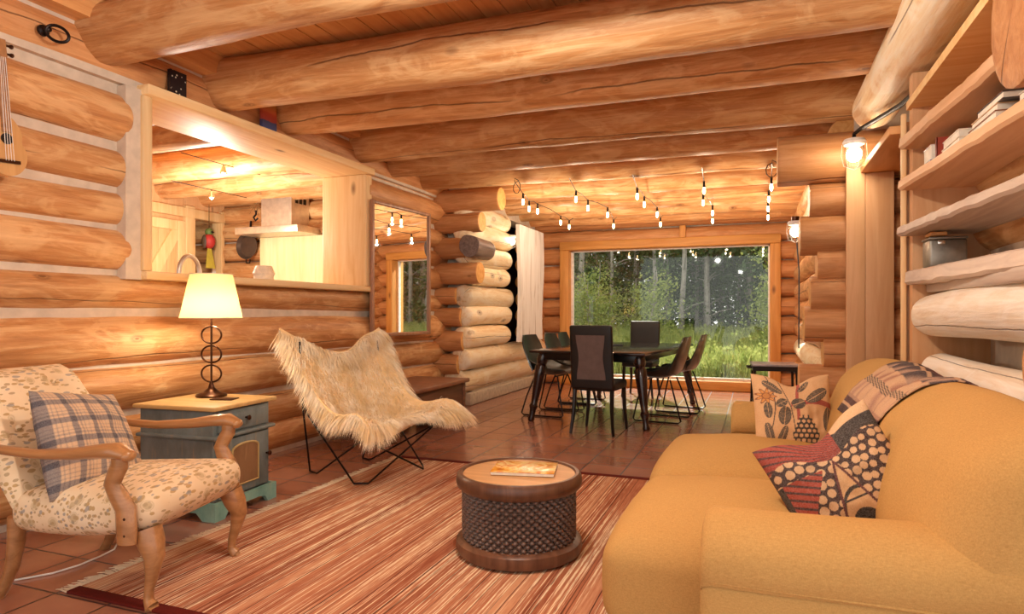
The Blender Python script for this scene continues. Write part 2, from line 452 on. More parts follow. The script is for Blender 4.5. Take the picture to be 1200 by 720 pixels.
# ---- back wall with the picture window
mb = MB()
WX0, WX1, WZ0, WZ1 = -2.68, .19, .15, 2.06
for a, b in [((-3.6, YB + .06, 0), (WX0 - .05, YB + .2, 2.9)), ((WX1 + .05, YB + .06, 0), (1.2, YB + .2, 2.9)), ((WX0 - .05, YB + .06, WZ1 + .05), (WX1 + .05, YB + .2, 2.9)), ((WX0 - .05, YB + .06, 0), (WX1 + .05, YB + .2, .06))]: mb.box(a, b)
wb = struct('wall_back', mb, 'chink', smooth=False)
for k in range(9):
    z = .14 + .262 * k
    if z < WZ1 + .1:
        log('log', (-3.6, YB + .03, z), (WX0 - .12, YB + .03, z), .125, mat='stub', parent=wb)
        log('log', (WX1 + .12, YB + .03, z), (1.2, YB + .03, z), .125, mat='stub', parent=wb)
    else:
        log('log', (-3.6, YB + .03, z), (1.2, YB + .03, z), .125, mat='stub', parent=wb, cap=(0, 0))
log('log', (-3.6, YB - .06, 2.47), (1.2, YB - .06, 2.47), .12, mat='stub', parent=wb)
w2 = bpy.data.objects.new('window_2', None); COL.objects.link(w2); tag(w2, kind='structure')
def wbx(n, a, b, m): q = MB(); q.box(a, b, bev=.012); return q.build(n, m, w2)
wbx('frame_header', (WX0 - .14, YB - .13, WZ1), (WX1 + .14, YB + .2, WZ1 + .13), 'wframe_x')
wbx('frame_sill', (WX0 - .14, YB - .13, .0), (WX1 + .14, YB + .2, WZ0 - .02), 'wframe_x')
wbx('frame_post', (WX0 - .14, YB - .12, WZ0 - .02), (WX0, YB + .2, WZ1), 'wframe_z')
wbx('frame_post', (WX1, YB - .12, WZ0 - .02), (WX1 + .14, YB + .2, WZ1), 'wframe_z')
def glass_mat():
    t = NT('window_glass'); t.t.nodes.remove(t.b)
    tr = t.n('ShaderNodeBsdfTransparent'); gl = t.n('ShaderNodeBsdfGlossy'); gl.inputs['Roughness'].default_value = .02
    tr.inputs[0].default_value = (.94, .96, .95, 1)
    fr = t.n('ShaderNodeFresnel'); fr.inputs[0].default_value = 1.45
    mx = t.n('ShaderNodeMixShader'); t.l(fr.outputs[0], mx.inputs[0]); t.l(tr.outputs[0], mx.inputs[1]); t.l(gl.outputs[0], mx.inputs[2])
    t.l(mx.outputs[0], t.out.inputs[0]); return t.m
M['glass'] = glass_mat()
q = MB(); q.box((WX0, YB + .07, WZ0 - .02), (WX1, YB + .078, WZ1)); q.build('pane', 'glass', w2, smooth=False)
q = MB()
for a, b in [((WX0, YB + .05, WZ0 - .02), (WX0 + .035, YB + .1, WZ1)), ((WX1 - .02, YB + .05, WZ0 - .02), (WX1, YB + .1, WZ1)), ((WX0, YB + .05, WZ1 - .02), (WX1, YB + .1, WZ1)), ((WX0, YB + .05, WZ0 - .02), (WX1, YB + .1, WZ0 + .015))]: q.box(a, b)
q.build('sash', 'white', w2, smooth=False)
q = MB(); q.box((-1.02, YB - .14, 2.19), (-.93, YB - .08, 2.36), bev=.006); struct('trim_2', q, 'wframe_z')

# ---- right side: dining wall, stub logs, doorway, shelf recess
mb = MB(); mb.box((.66, 5.12, 0), (.85, YB + .1, 2.8))
wr = struct('wall_dining_right', mb, 'chink', smooth=False)
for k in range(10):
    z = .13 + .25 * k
    log('log', (.62, 5.15, z), (.62, YB + .1, z), .13, mat='pale_log' if k in (2,) else 'log', parent=wr)  # one log gets the pale colour to stand for bright light on it
YR = 5.0
mb = MB(); mb.box((.72, 5.02, 0), (3.0, 5.14, 2.8)); ws = struct('wall_cross_right', mb, 'chink', smooth=False)
for (xp, yp, r) in [(911, 190, .175), (948, 237, .125), (937, 277, .14), (957, 311, .12), (949, 345, .125), (942, 380, .125), (964, 413, .115), (936, 447, .125), (940, 480, .12), (936, 515, .12), (940, 548, .11)]:
    e = on_y(xp, yp, YR)
    if e.z < .1: continue
    log('log', (e.x, YR + .02, e.z), (2.0, YR + .02, e.z), r, mat='stub', parent=ws, rough=.03, bow=.004)
# doorway lining
d1 = bpy.data.objects.new('door_1', None); COL.objects.link(d1); tag(d1, kind='structure')
def dbx(n, a, b, m): q = MB(); q.box(a, b, bev=.006); return q.build(n, m, d1)
dbx('casing', (.575, 4.845, 0), (.69, 4.885, 2.2), 'board_z')
dbx('jamb', (.69, 4.85, 0), (.86, 4.90, 2.04), 'board_z')
dbx('head', (.66, 3.86, 2.04), (.90, 4.90, 2.085), 'board_y')
dbx('jamb', (.715, 3.80, 0), (.86, 3.855, 2.085), 'board_z')
dbx('jamb_strip', (.70, 3.775, 0), (.725, 3.80, 2.12), 'frame_z')
# logs glimpsed through the doorway
mb = MB(); mb.box((2.2, 2.5, 0), (2.3, 6.0, 2.8)); wy = struct('wall_beyond', mb, 'chink', smooth=False)
for k in range(10): log('log', (2.15, 2.5, .13 + .26 * k), (2.15, 6.0, .13 + .26 * k), .13, mat='stub', parent=wy)
# right wall behind the sofa and the shelf recess
mb = MB(); mb.box((1.06, 2.3, 0), (1.3, 3.8, 2.9)); wq = struct('wall_right', mb, 'chink', smooth=False)
mb = MB(); mb.box((.735, 3.70, .0), (1.08, 3.77, 2.3)); struct('trim_3', mb, 'board_z', smooth=False)
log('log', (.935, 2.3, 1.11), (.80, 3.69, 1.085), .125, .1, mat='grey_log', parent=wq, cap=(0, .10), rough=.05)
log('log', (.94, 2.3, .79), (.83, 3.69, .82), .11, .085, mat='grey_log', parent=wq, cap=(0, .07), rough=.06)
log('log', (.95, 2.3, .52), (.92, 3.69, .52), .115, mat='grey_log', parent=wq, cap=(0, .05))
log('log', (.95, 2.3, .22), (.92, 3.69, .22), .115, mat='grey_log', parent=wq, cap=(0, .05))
for z in (1.5, 1.75, 2.0, 2.22): log('log', (1.10, 2.3, z), (1.10, 3.7, z), .11, mat='log', parent=wq)
log('binding_log', (.80, 1.2, 2.51), (.725, 4.82, 2.42), .16, .13, mat='pale_log', parent=wq, rough=.1, cap=(0, .12))
mb = MB(); mb.box((.715, 2.36, 2.125), (1.1, 3.74, 2.165)); struct('trim_4', mb, 'frame_x', smooth=False)
# stub ends of the cross wall beside the camera
mb = MB(); mb.box((1.15, 2.12, 0), (2.2, 2.34, 2.9)); wn = struct('wall_near_right', mb, 'chink', smooth=False)
log('log', (.70, 2.25, 2.01), (2.2, 2.25, 2.01), .24, mat='stub', end='stub', parent=wn, rough=.07, cap=(.015, 0))
log('log', (.755, 2.26, .93), (2.2, 2.26, .93), .137, mat='stub', end='stub', parent=wn, rough=.05, cap=(.015, 0))
for z in (.4, .7, 1.3, 1.6): log('log', (1.08, 2.24, z), (2.2, 2.24, z), .15, mat='stub', parent=wn)

# ---- ceiling boards
mb = MB(); rnd = random.Random(4); x = -9.0
while x < 3.0:
    dz = rnd.uniform(0, .004); mb.box((x + .003, -1.0, 2.83 + dz), (x + .139, YB + .2, 2.87)); x += .142
mb.box((-9, -1.0, 2.86), (3, YB + .2, 2.9))
struct('ceiling', mb, 'board_y', smooth=False)
# ---- ceiling beams (nearest first)
BM = [(1.55, 2.52, .165), (2.50, 2.50, .165), (3.36, 2.49, .17), (4.02, 2.50, .16), (5.03, 2.50, .165), (5.62, 2.48, .15), (6.28, 2.47, .15), (7.0, 2.45, .125), (7.62, 2.44, .115), (8.2, 2.43, .11), (8.75, 2.42, .105), (9.2, 2.41, .1)]
nth = ['first', 'second', 'third', 'fourth', 'fifth', 'sixth', 'seventh', 'eighth', 'ninth', 'tenth', 'eleventh', 'twelfth']
for i, (y, zb, r) in enumerate(BM):
    y += r * .55
    zc = zb + r
    if i == 0: continue
    o = log('ceiling_beam', (-3.62, y, zc + .02), (.86 if y < 4.8 else .95, y + .02, zc - .02), r * 1.02, r, mat='beam', cap=(0, 0), rough=.085, bow=.03, n=32)
    tag(o, 'round peeled log ceiling beam, %s in the row counted from the camera towards the window' % nth[i - 1], 'beam', 'log ceiling beams')
for i, (y, zb, r) in enumerate([b for b in BM if 2.3 < b[0] < 7.2]):
    o = log('kitchen_beam', (-8.5, y + .12, zb + r), (-3.7, y + .12, zb + r), r * .95, mat='beam', rough=.07)
    tag(o, 'kitchen ceiling log seen through the opening, %s in its row from the camera' % nth[i], 'beam', 'kitchen ceiling logs')

# ---- kitchen shell
mb = MB(); mb.box((-8.6, 6.78, 0), (-3.9, 6.95, 2.85)); wk = struct('wall_kitchen_back', mb, 'chink', smooth=False)
for k in range(11): log('log', (-8.5, 6.76, .13 + .255 * k), (-3.9, 6.76, .13 + .255 * k), .125, mat='log', parent=wk)
mb = MB(); mb.box((-8.6, -1, 0), (-8.5, 7, 2.85)); wf = struct('wall_kitchen_far', mb, 'chink', smooth=False)
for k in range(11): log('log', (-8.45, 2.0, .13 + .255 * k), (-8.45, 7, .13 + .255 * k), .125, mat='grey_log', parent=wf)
# inner partition with barn door and an opening
XK = -6.7
mb = MB(); mb.box((XK - .1, 1.0, 0), (XK, 6.14, 2.85)); mb.box((XK - .1, 6.14, 2.36), (XK, 6.7, 2.85)); mb.box((XK - .1, 6.14, 0), (XK, 6.7, 1.45))
struct('wall_kitchen_partition', mb, 'board_z', smooth=False)
mb = MB(); mb.box((XK - .12, 6.03, 0), (XK + .05, 6.18, 2.45), bev=.01); mb.box((XK - .12, 6.60, 0), (XK + .05, 6.66, 2.45), bev=.01); mb.box((XK - .12, 3.6, 2.30), (XK + .06, 6.66, 2.42), bev=.01)
struct('trim_5', mb, 'frame_z')
EXPO = 0.5
BULBW = 3.6; KITW = 6
LIGHTS = [((-.9, 2.08, 2.45), 60, .05, (1, .94, .85)), ((-.4, -.5, 2.3), 18, .04, (1, .95, .87)), ((-3.02, 2.92, 1.11), 11, .03, (1, .84, .62)), ((-5.2, 4.9, 1.9), 85, .1, (1, .92, .78))]  # entries overhead and in the kitchen are added unseen fill; other is table lamp
# ================================================================== FABRICS
def weave(name, c1, c2, scale=420, rough=.9, patch=.15):
    t = NT(name); o = t.obj()
    n1 = t.noise(t.vmath('MULTIPLY', o, (scale, scale * .25, scale * .6)), 1, 2)
    n2 = t.noise(t.vmath('MULTIPLY', o, (scale * .25, scale, scale * .6)), 1, 2)
    n3 = t.noise(o, 3, 3)
    f = t.math('ADD', t.math('MULTIPLY', t.math('ADD', n1, n2), .42), t.math('MULTIPLY', n3, patch))
    t.p(Base_Color=t.ramp(f, [(.22, lin(c1)), (.66, lin(c2))]), Roughness=rough, Specular_IOR_Level=.12)
    t.bump(f, .2, .002); return t.m
M['sofa'] = weave('mustard_weave', '#ad844c', '#cda364')
def floral_mat():
    t = NT('floral_brocade'); o = t.obj(); wob = t.noise(o, 22, 3)
    base = t.ramp(t.noise(o, 4, 2), [(.3, lin('#dcc09a')), (.7, lin('#ead6b6'))]); col = base
    for rot, sc, th, c1, st in ((.7, 42, .27, '#b08c55', .8), (-.6, 48, .26, '#a58a66', .75), (1.9, 36, .22, '#8f8b8a', .75)):
        mp = t.n('ShaderNodeMapping'); t.l(o, mp.inputs['Vector']); mp.inputs['Rotation'].default_value = (rot, rot * 1.3, rot * .8); mp.inputs['Scale'].default_value = (1, .42, 1.0)
        v = t.voro(mp.outputs[0], sc); d = t.math('ADD', v.outputs['Distance'], t.math('MULTIPLY', t.math('SUBTRACT', wob, .5), .5))
        col = t.mix(t.math('MULTIPLY', t.ramp(d, [(th, (1, 1, 1, 1)), (th + .05, (0, 0, 0, 1))]), st), col, lin(c1))
    fl = t.voro(o, 13); fd = t.math('ADD', fl.outputs['Distance'], t.math('MULTIPLY', wob, .3))
    col = t.mix(t.math('MULTIPLY', t.ramp(fd, [(.33, (1, 1, 1, 1)), (.37, (.2, .2, .2, 1)), (.42, (.7, .7, .7, 1)), (.46, (0, 0, 0, 1))]), .7), col, lin('#b49a72'))
    t.p(Base_Color=col, Roughness=.7, Specular_IOR_Level=.2)
    t.bump(wob, .12, .003); return t.m
M['floral'] = floral_mat()
def print_mat(name, rough=.85):
    t = NT(name); a = t.n('ShaderNodeAttribute'); a.attribute_name = 'print'
    o = t.obj(); n = t.noise(o, 300, 2)
    t.p(Base_Color=t.mix(.12, a.outputs[0], t.ramp(n, [(.3, (.1, .08, .06, 1)), (.7, (1, .95, .85, 1))])), Roughness=rough, Specular_IOR_Level=.12)
    t.bump(n, .15, .002); return t.m
M['print'] = print_mat('printed_cotton')
def rug_mat():
    t = NT('striped_rug_weave'); o = t.obj()
    s1 = t.noise(t.vmath('MULTIPLY', o, (85, .10, 1)), 1, 1, .4); s2 = t.noise(t.vmath('MULTIPLY', o, (7, .12, 1)), 1, 2)
    s3 = t.noise(t.vmath('MULTIPLY', t.vmath('ADD', o, (3.3, 1, 0)), (120, .6, 1)), 1, 1, .5); ds = t.noise(t.vmath('MULTIPLY', o, (110, 7, 1)), 1, 2, .7)
    wv = t.noise(t.vmath('MULTIPLY', o, (30, 420, 1)), 1, 2)
    base = t.ramp(t.math('ADD', t.math('MULTIPLY', s2, .7), t.math('MULTIPLY', ds, .3)), [(.38, lin('#93523a')), (.5, lin('#b67758')), (.62, lin('#cf9c78'))])
    col = t.mix(t.ramp(s1, [(.36, (.85, .85, .85, 1)), (.43, (0, 0, 0, 1))]), base, lin('#46211a'))
    f = t.math('MULTIPLY', t.ramp(s3, [(.53, (0, 0, 0, 1)), (.6, (1, 1, 1, 1))]), t.ramp(ds, [(.38, (.25, .25, .25, 1)), (.55, (1, 1, 1, 1))]))
    col = t.mix(f, col, lin('#ecd8b6'))
    t.p(Base_Color=col, Roughness=.95, Specular_IOR_Level=.1)
    t.bump(t.math('ADD', s1, wv), .5, .004); return t.m
M['rug'] = rug_mat()
M['rug_border'] = weave('maroon_weave', '#4a1512', '#6b241c')
M['fringe'] = plain('cream_fringe', '#e0cdb0', .95)
M['fleece_hide'] = plain('tan_hide', '#f0d09c', .95)
M['wool'] = (lambda t: (t.p(Base_Color=t.ramp(t.noise(t.obj(), 9, 2), [(.35, lin('#f0d3a0')), (.65, lin('#fff0d6'))]), Roughness=.7, Specular_IOR_Level=.2, Sheen_Weight=.3), t.m)[1])(NT('cream_wool'))

# ================================================================== RUG
RX0, RX1, RY0, RY1 = -2.52, .30, 1.72, 4.27
rug = thing('rug', 'large rust and cream striped flat-woven rug with fringed edge on the tile floor', 'rug', ((RX0 + RX1) / 2, (RY0 + RY1) / 2, 0))
cx, cy = rug.location.x, rug.location.y
def rugz(u, v): return .009 + .002 * noise.noise(Vector((u * 9, v * 9, 2)))
mb = MB(); mb.sheet(lambda u, v: (RX0 - cx + (RX1 - RX0) * u, RY0 + .05 - cy + (RY1 - RY0 - .1) * v, rugz(u, v)), 40, 40, .008); mb.build('woven_field', 'rug', rug)
for (a, b) in ((RY0, RY0 + .055), (RY1 - .055, RY1)): mb = MB(); mb.box((RX0 - cx, a - cy, .001), (RX1 - cx, b - cy, .0125), bev=.004); mb.build('border_band', 'rug_border', rug)
mb = MB(); rnd = random.Random(5)
for i in range(330):
    y = RY0 + (RY1 - RY0) * (i + rnd.uniform(-.3, .3)) / 330 - cy
    L = rnd.uniform(.035, .075); dy = rnd.uniform(-.02, .02)
    mb.tube([(RX0 - cx + .004, y, .008), (RX0 - cx - L * .5, y + dy * .4, .009), (RX0 - cx - L, y + dy, .004)], [.0035, .003, .0012], 5)
mb.build('fringe', 'fringe', rug)

# ================================================================== DRUM TABLE
t = thing('drum_table', 'round carved dark wooden drum table with latticed sides standing on the striped rug', 'table', (-1.018, 2.77, .012))
mb = MB(); mb.lathe([(.262, 0), (.283, .008), (.29, .03), (.287, .058), (.272, .07), (.24, .072)], 56); mb.build('base_ring', 'wood_dark' if 'wood_dark' in M else 'honey', t)
M['carved'] = plain('dark_carved_wood', '#6a554b', .38, .05, grain=.22, gscale=40)
M['drum_rim'] = board_mat('drum_rim_wood', '#4d2f22', '#75503a', 2, rough=.35, knots=0)
M['drum_top'] = board_mat('drum_top_wood', '#a87a4c', '#c99c68', 0, rough=.4, knots=.05)
t.children[0].data.materials[0] = M['drum_rim']
N, MZ = 44, 15
def drum(u, v):
    th = -2 * pi * u; z = .066 + (.30 - .066) * v
    a = u * N + v * MZ / 2; b = u * N - v * MZ / 2
    fa, fb = a % 1 - .5, b % 1 - .5
    knob = max(0, 1 - (fa * fa + fb * fb) * 4.2)
    strand = max(0, 1 - min(abs(fa), abs(fb)) * 9) * .0
    r = .247 + .013 * sqrt(knob) + .004 * (1 if min(abs(abs(fa) - .5), abs(abs(fb) - .5)) > .1 else -1)
    return (r * cos(th), r * sin(th), z)
mb = MB(); mb.sheet(drum, N * 7, MZ * 6); mb.build('lattice_wall', 'carved', t, angle=70)
mb = MB(); mb.lathe([(.245, .295), (.27, .292), (.285, .305), (.29, .325), (.286, .35), (.275, .362), (.262, .362), (.256, .352)], 56, caps=False); mb.build('top_rim', 'drum_rim', t)
mb = MB(); mb.lathe([(.245, .30), (.262, .30), (.262, .353), (0, .355)], 56); mb.build('tabletop', 'drum_top', t)
# magazine on it
def mag_mat():
    tt = NT('magazine_cover'); o = tt.obj(); n = tt.noise(o, 9, 3, .6, 1.2)
    tt.p(Base_Color=tt.ramp(n, [(.3, lin('#a85a1c')), (.44, lin('#e0a035')), (.52, lin('#f3d98e')), (.6, lin('#d98a45')), (.7, lin('#c2552a'))]), Roughness=.22); return tt.m
M['mag'] = mag_mat()
bk = thing('magazine', 'glossy orange and yellow picture book lying flat on the drum table', 'book', (-1.0, 2.80, .3685), radians(12))
mb = MB(); mb.rbox((0, 0, .0145), (.29, .215, .003), .0012, 1); mb.build('cover', 'mag', bk)
mb = MB(); mb.box((-.142, -.105, .001), (.143, .105, .013)); mb.build('pages', 'paper', bk, smooth=False)

# ================================================================== CABINET + LAMP
def worn(name, c1, c2, c3):
    tt = NT(name); o = tt.obj(); n = tt.noise(tt.vmath('MULTIPLY', o, (6, 6, 3)), 1, 6, .7); n2 = tt.noise(tt.vmath('MULTIPLY', o, (40, 40, 5)), 1, 4)
    c = tt.ramp(n, [(.3, lin(c1)), (.6, lin(c2))]); c = tt.mix(tt.math('MULTIPLY', tt.ramp(n2, [(.6, (0, 0, 0, 1)), (.72, (1, 1, 1, 1))]), .45), c, lin(c3))
    tt.p(Base_Color=c, Roughness=.5); tt.bump(n2, .2, .003); return tt.m
M['teal_grey'] = worn('worn_slate_paint', '#55605f', '#748080', '#a88a66')
M['teal'] = worn('worn_aqua_paint', '#62958b', '#8dbcae', '#b69a70')
M['brown_paint'] = worn('worn_brown_paint', '#6d4d33', '#8d6b4a', '#b8956a')
c = thing('bedside_cabinet', 'small slate-blue painted cabinet with drawer and door beside the armchair', 'cabinet', (-2.665, 2.60, 0), radians(4))
W, D, H = .45, .50, .60   # W along +Y, depth towards -X; the front faces +X
mb = MB(); mb.box((-D, 0, .09), (-.012, W, H - .02), bev=.004); mb.build('carcass', 'teal_grey', c)
mb = MB(); mb.rbox((-D / 2, W / 2, H - .008), (D + .05, W + .06, .024), .008, 2); mb.build('top', board_mat('cabinet_top', '#c59a5c', '#d9b77a', 0, knots=0), c)
mb = MB(); mb.rbox((-D / 2 + .005, W / 2, .435), (D + .035, W + .045, .02), .008, 2); mb.build('waist_moulding', 'teal_grey', c)
pr = [(-.025, 0), (.05, 0), (.075, .035), (.13, .045), (W - .13, .045), (W - .075, .035), (W - .05, 0), (W + .025, 0), (W + .025, .095), (-.025, .095)]
mb = MB(); mb.prism(pr, .0, .022, 0); 
pl = [(-D - .02, 0), (-D + .05, 0), (-D + .08, .04), (-.1, .04), (-.06, 0), (0, 0), (0, .095), (-D - .02, .095)]
mb.prism(pl, -.025, -.003, 1); mb.prism(pl, W + .003, W + .025, 1); mb.build('plinth', 'teal', c, smooth=False)
dr = None
mb = MB(); mb.rbox((-.003, W / 2, .515), (.02, W - .05, .115), .004, 2); mb.rbox((.006, W / 2, .515), (.008, W - .1, .075), .003, 1); dr = mb.build('drawer', 'teal_grey', c)
def knob(par, y, z, x=.01):
    q = MB(); q.lathe([(.006, 0), (.006, .012), (.013, .018), (.015, .026), (.009, .032), (0, .033)], 14, mat=Matrix.Translation((x, y, z)) @ Matrix.Rotation(pi / 2, 4, 'Y')); q.build('knob', 'bronze', par)
knob(dr, W / 2, .515)
mb = MB(); mb.rbox((-.003, W / 2, .26), (.02, W - .05, .31), .004, 2)
dd = mb.build('door', 'teal_grey', c)
ar = [(W / 2 - .105, .15), (W / 2 + .105, .15), (W / 2 + .105, .345)] + [(W / 2 + .105 * cos(pi * k / 10), .345 + .03 * sin(pi * k / 10)) for k in range(1, 10)] + [(W / 2 - .105, .345)]
mb = MB(); mb.prism(ar, .004, .0095, 0); mb.build('door_panel', 'brown_paint', dd, smooth=False)
mb = MB(); mb.tube([(.009, y, z) for y, z in ar], .007, 6, closed=True); mb.build('panel_moulding', board_mat('gilded', '#b79c62', '#cbb27a', 2, knots=0), dd)
knob(dd, W - .05, .28)
# lamp
lp = thing('table_lamp', 'table lamp with cream tapered shade and bronze ring stem on the slate-blue cabinet', 'lamp', (-3.02, 2.92, .605))
mb = MB(); mb.lathe([(.085, 0), (.088, .008), (.08, .016), (.045, .026), (.02, .05), (.012, .075), (.010, .09), (0, .09)], 32); mb.build('base', 'bronze', lp)
mb = MB(); mb.tube([(0, 0, .08), (0, 0, .52)], .006, 10); mb.build('stem', 'bronze', lp)
Rz = Matrix.Rotation(TH - .1, 4, 'Z')
for k, z in enumerate((.135, .25, .365)):
    mb = MB(); mb.tube([Rz @ Vector((.062 * cos(a), 0, z + .050 * sin(a))) for a in [2 * pi * i / 32 for i in range(32)]], .0055, 8, closed=True); mb.build('ring', 'bronze', lp)
tt = NT('linen_shade'); tl = tt.n('ShaderNodeBsdfTranslucent'); ad = tt.n('ShaderNodeMixShader'); ad.inputs[0].default_value = .4
tt.p(Base_Color=lin('#f3e2bd'), Roughness=.9); tl.inputs[0].default_value = lin('#d9b67a'); tt.l(tt.b.outputs[0], ad.inputs[1]); tt.l(tl.outputs[0], ad.inputs[2]); tt.l(ad.outputs[0], tt.out.inputs[0]); M['shade'] = tt.m
mb = MB(); mb.lathe([(.172, .465), (.117, .725)], 40, caps=False); mb.build('lamp_shade', 'shade', lp)
for r, z in ((.172, .466), (.117, .724)): mb = MB(); mb.tube([(r * cos(2 * pi * i / 40), r * sin(2 * pi * i / 40), z) for i in range(40)], .003, 6, closed=True); mb.build('shade_trim', 'fringe', lp)
mb = MB(); mb.ball((0, 0, .57), (.03, .03, .045), 12); mb.build('bulb', emis('warm_bulb', '#ffdca0', 5), lp)
bt = MB(); bt.rbox((0, 0, .004), (.13, .09, .006), .002, 1); tag(bt.build('notebook', 'bronze', None, loc=(-2.84, 2.84, .605), rot=(0, 0, .3)), 'thin dark notebook lying on the cabinet top in front of the lamp', 'book')
# ================================================================== ARMCHAIR
ac = thing('armchair', 'low open-arm armchair with floral brocade seat and curved wooden arms by the rug', 'armchair', (-2.44, 1.93, 0), radians(12))
# local: +x front, +y chair's left (away from camera).  width along y
hw = .31
def seatfn(p):
    t_ = (p.x + .29) / .62
    p.z += .035 * max(0, t_) ** 2 - .03 * max(0, 1 - abs(p.y) / .3) * 0
    return p
mb = MB(); mb.rbox((.03, 0, .345), (.62, .60, .15), .065, 5, 6, (0.012, .012, .03), fn=lambda p: Vector((p.x, p.y, p.z + .03 * ((p.x + .28) / .62) ** 2 + (.012 if p.z < .345 else 0) * -cos((p.x) * 5) )))
mb.build('seat', 'floral', ac)
# padded back, leaning, with rolled top and buttons
def backpt(y, h, f):
    x = -.245 - .30 * h - .05 * h * h; return Vector((x + f, y, .36 + .50 * h))
btn = [(-.14, .55), (.14, .55), (0, .72), (-.14, .86), (.14, .86)]
def backs(u, v):
    y = (u - .5) * .60; h = v; edge = min(1, min(u, 1 - u) / .10); e2 = min(1, min(v, 1 - v) / .1)
    puff = .055 * sqrt(max(0, 1 - (1 - edge) ** 2)) * sqrt(max(0, 1 - (1 - e2) ** 2))
    for by, bh in btn: puff -= .022 * exp(-(((y - by) / .035) ** 2 + ((h - bh) / .07) ** 2))
    wd = 1 - .10 * max(0, (h - .85) / .15) ** 2
    return backpt(y * wd, h, puff)
def backr(u, v):
    y = (.5 - u) * .60; wd = 1 - .10 * max(0, (v - .85) / .15) ** 2; return backpt(y * wd, v, -.055 * sqrt(max(0, 1 - (2 * u - 1) ** 6)) * sqrt(max(0, 1 - (2 * v - 1) ** 6)))
mb = MB(); mb.sheet(backs, 48, 40); mb.sheet(backr, 24, 20); bk_ = mb.build('backrest', 'floral', ac)
for by, bh in btn:
    q = MB(); q.ball(backpt(by, bh, .038), .013, 10); q.build('button', 'floral', bk_)
for s in (-1, 1):
    y = s * hw
    # arm rail: gentle S from back to scrolled front
    pts = [(-.43, y * .96, .60), (-.28, y, .585), (-.12, y * 1.02, .575), (.05, y * 1.05, .585), (.16, y * 1.08, .60), (.23, y * 1.09, .605), (.275, y * 1.09, .59)]
    q = MB(); q.tube(pts, [.02, .021, .023, .028, .033, .036, .024], 14, flat=(1.25, .8)); q.ball((.275, y * 1.09, .588), (.022, .034, .022), 12); q.build('armrest', 'honey', ac)
    sup = [(.235, y * 1.07, .585), (.235, y * 1.07, .55), (.215, y * 1.06, .515), (.20, y * 1.05, .48), (.22, y * 1.04, .44), (.25, y * 1.035, .39), (.255, y * 1.035, .30), (.255, y * 1.035, .265)]
    q = MB(); q.tube(sup, [.024, .025, .024, .025, .028, .03, .03, .028], 12, flat=(1.35, .85)); q.build('arm_support', 'honey', ac)
    for z in (.36, .30): q = MB(); q.ball((.262, y * 1.035 + s * .02, z), (.008, .006, .008), 8); q.build('brass_stud', 'bronze', ac)
    # cabriole front leg
    fl = [(.29, s * .26, .30), (.31, s * .265, .25), (.325, s * .27, .20), (.315, s * .268, .14), (.298, s * .262, .08), (.295, s * .262, .04), (.312, s * .266, .015), (.318, s * .267, .02)]
    q = MB(); q.tube(fl, [.05, .047, .036, .025, .018, .018, .026, .022], 14); q.build('leg', 'honey', ac)
    bl = [(-.27, s * .255, .32), (-.275, s * .255, .22), (-.29, s * .257, .12), (-.325, s * .26, .04), (-.35, s * .262, 0)]
    q = MB(); q.tube(bl, [.032, .03, .025, .022, .022], 12, flat=(.9, 1.1)); q.build('leg', 'honey', ac)

def pillow_mesh(w, h, th, n, pat, seed=0, pinch=.1, crush=None):
    """cushion in local x (width) / z (height), bulging in +-y; pat(u,v)->colour"""
    mb = MB(); cols = []
    def P(u, v, s):
        x, z = 2 * u - 1, 2 * v - 1
        ex = 1 - pinch * (1 - z * z) * .9; ez = 1 - pinch * (1 - x * x) * .9
        b = (max(0, 1 - abs(x) ** 2.4)) ** .55 * (max(0, 1 - abs(z) ** 2.4)) ** .55
        wr = .012 * noise.noise(Vector((x * 2.2 + seed, z * 2.2, s * 3.0))) + .006 * noise.noise(Vector((x * 6 + seed, z * 5, s * 5.0)))
        p = Vector((x * w / 2 * ex, s * (th / 2 * b + wr * b), z * h / 2 * ez))
        return crush(p, u, v) if crush else p
    for s in (-1, 1):
        b = len(mb.v)
        vs = [P(i / n, j / n, s) for i in range(n + 1) for j in range(n + 1)]
        fs = [((i * (n + 1) + j), ((i + 1) * (n + 1) + j), ((i + 1) * (n + 1) + j + 1), (i * (n + 1) + j + 1)) for i in range(n) for j in range(n)]
        if s > 0: fs = [tuple(reversed(f)) for f in fs]
        mb.add(vs, fs)
        cols += [pat(i / n, j / n, s) for i in range(n + 1) for j in range(n + 1)]
    mb.col = cols; return mb
def C(h): return lin(h)
def plaid(u, v, s):
    def band(q):
        q = (q * 5.2) % 1
        return 1 if q < .30 else (.55 if .40 < q < .47 or .58 < q < .63 else (.35 if .78 < q < .83 else 0))
    a = (band(u) + band(v + .13)) / 2
    b = C('#cfac88'); d = C('#46404a'); m = C('#85766f')
    if a < .5: k = a / .5; r = [b[i] + (m[i] - b[i]) * k for i in range(3)]
    else: k = (a - .5) / .5; r = [m[i] + (d[i] - m[i]) * k for i in range(3)]
    return tuple(r) + (1,)
pm = pillow_mesh(.50, .46, .18, 110, plaid, 3, .05, lambda p, u, v: Vector((p.x * (1 - .16 * v), p.y, p.z)))
pc = tag(pm.build('plaid_cushion', 'print'), 'grey and beige plaid cushion leaning on the floral armchair', 'cushion')
pc.matrix_world = ac.matrix_basis @ Matrix.Translation((-.165, -.03, .56)) @ Matrix.Rotation(radians(92), 4, 'Z') @ Matrix.Rotation(radians(-27), 4, 'X') @ Matrix.Rotation(radians(10), 4, 'Y')

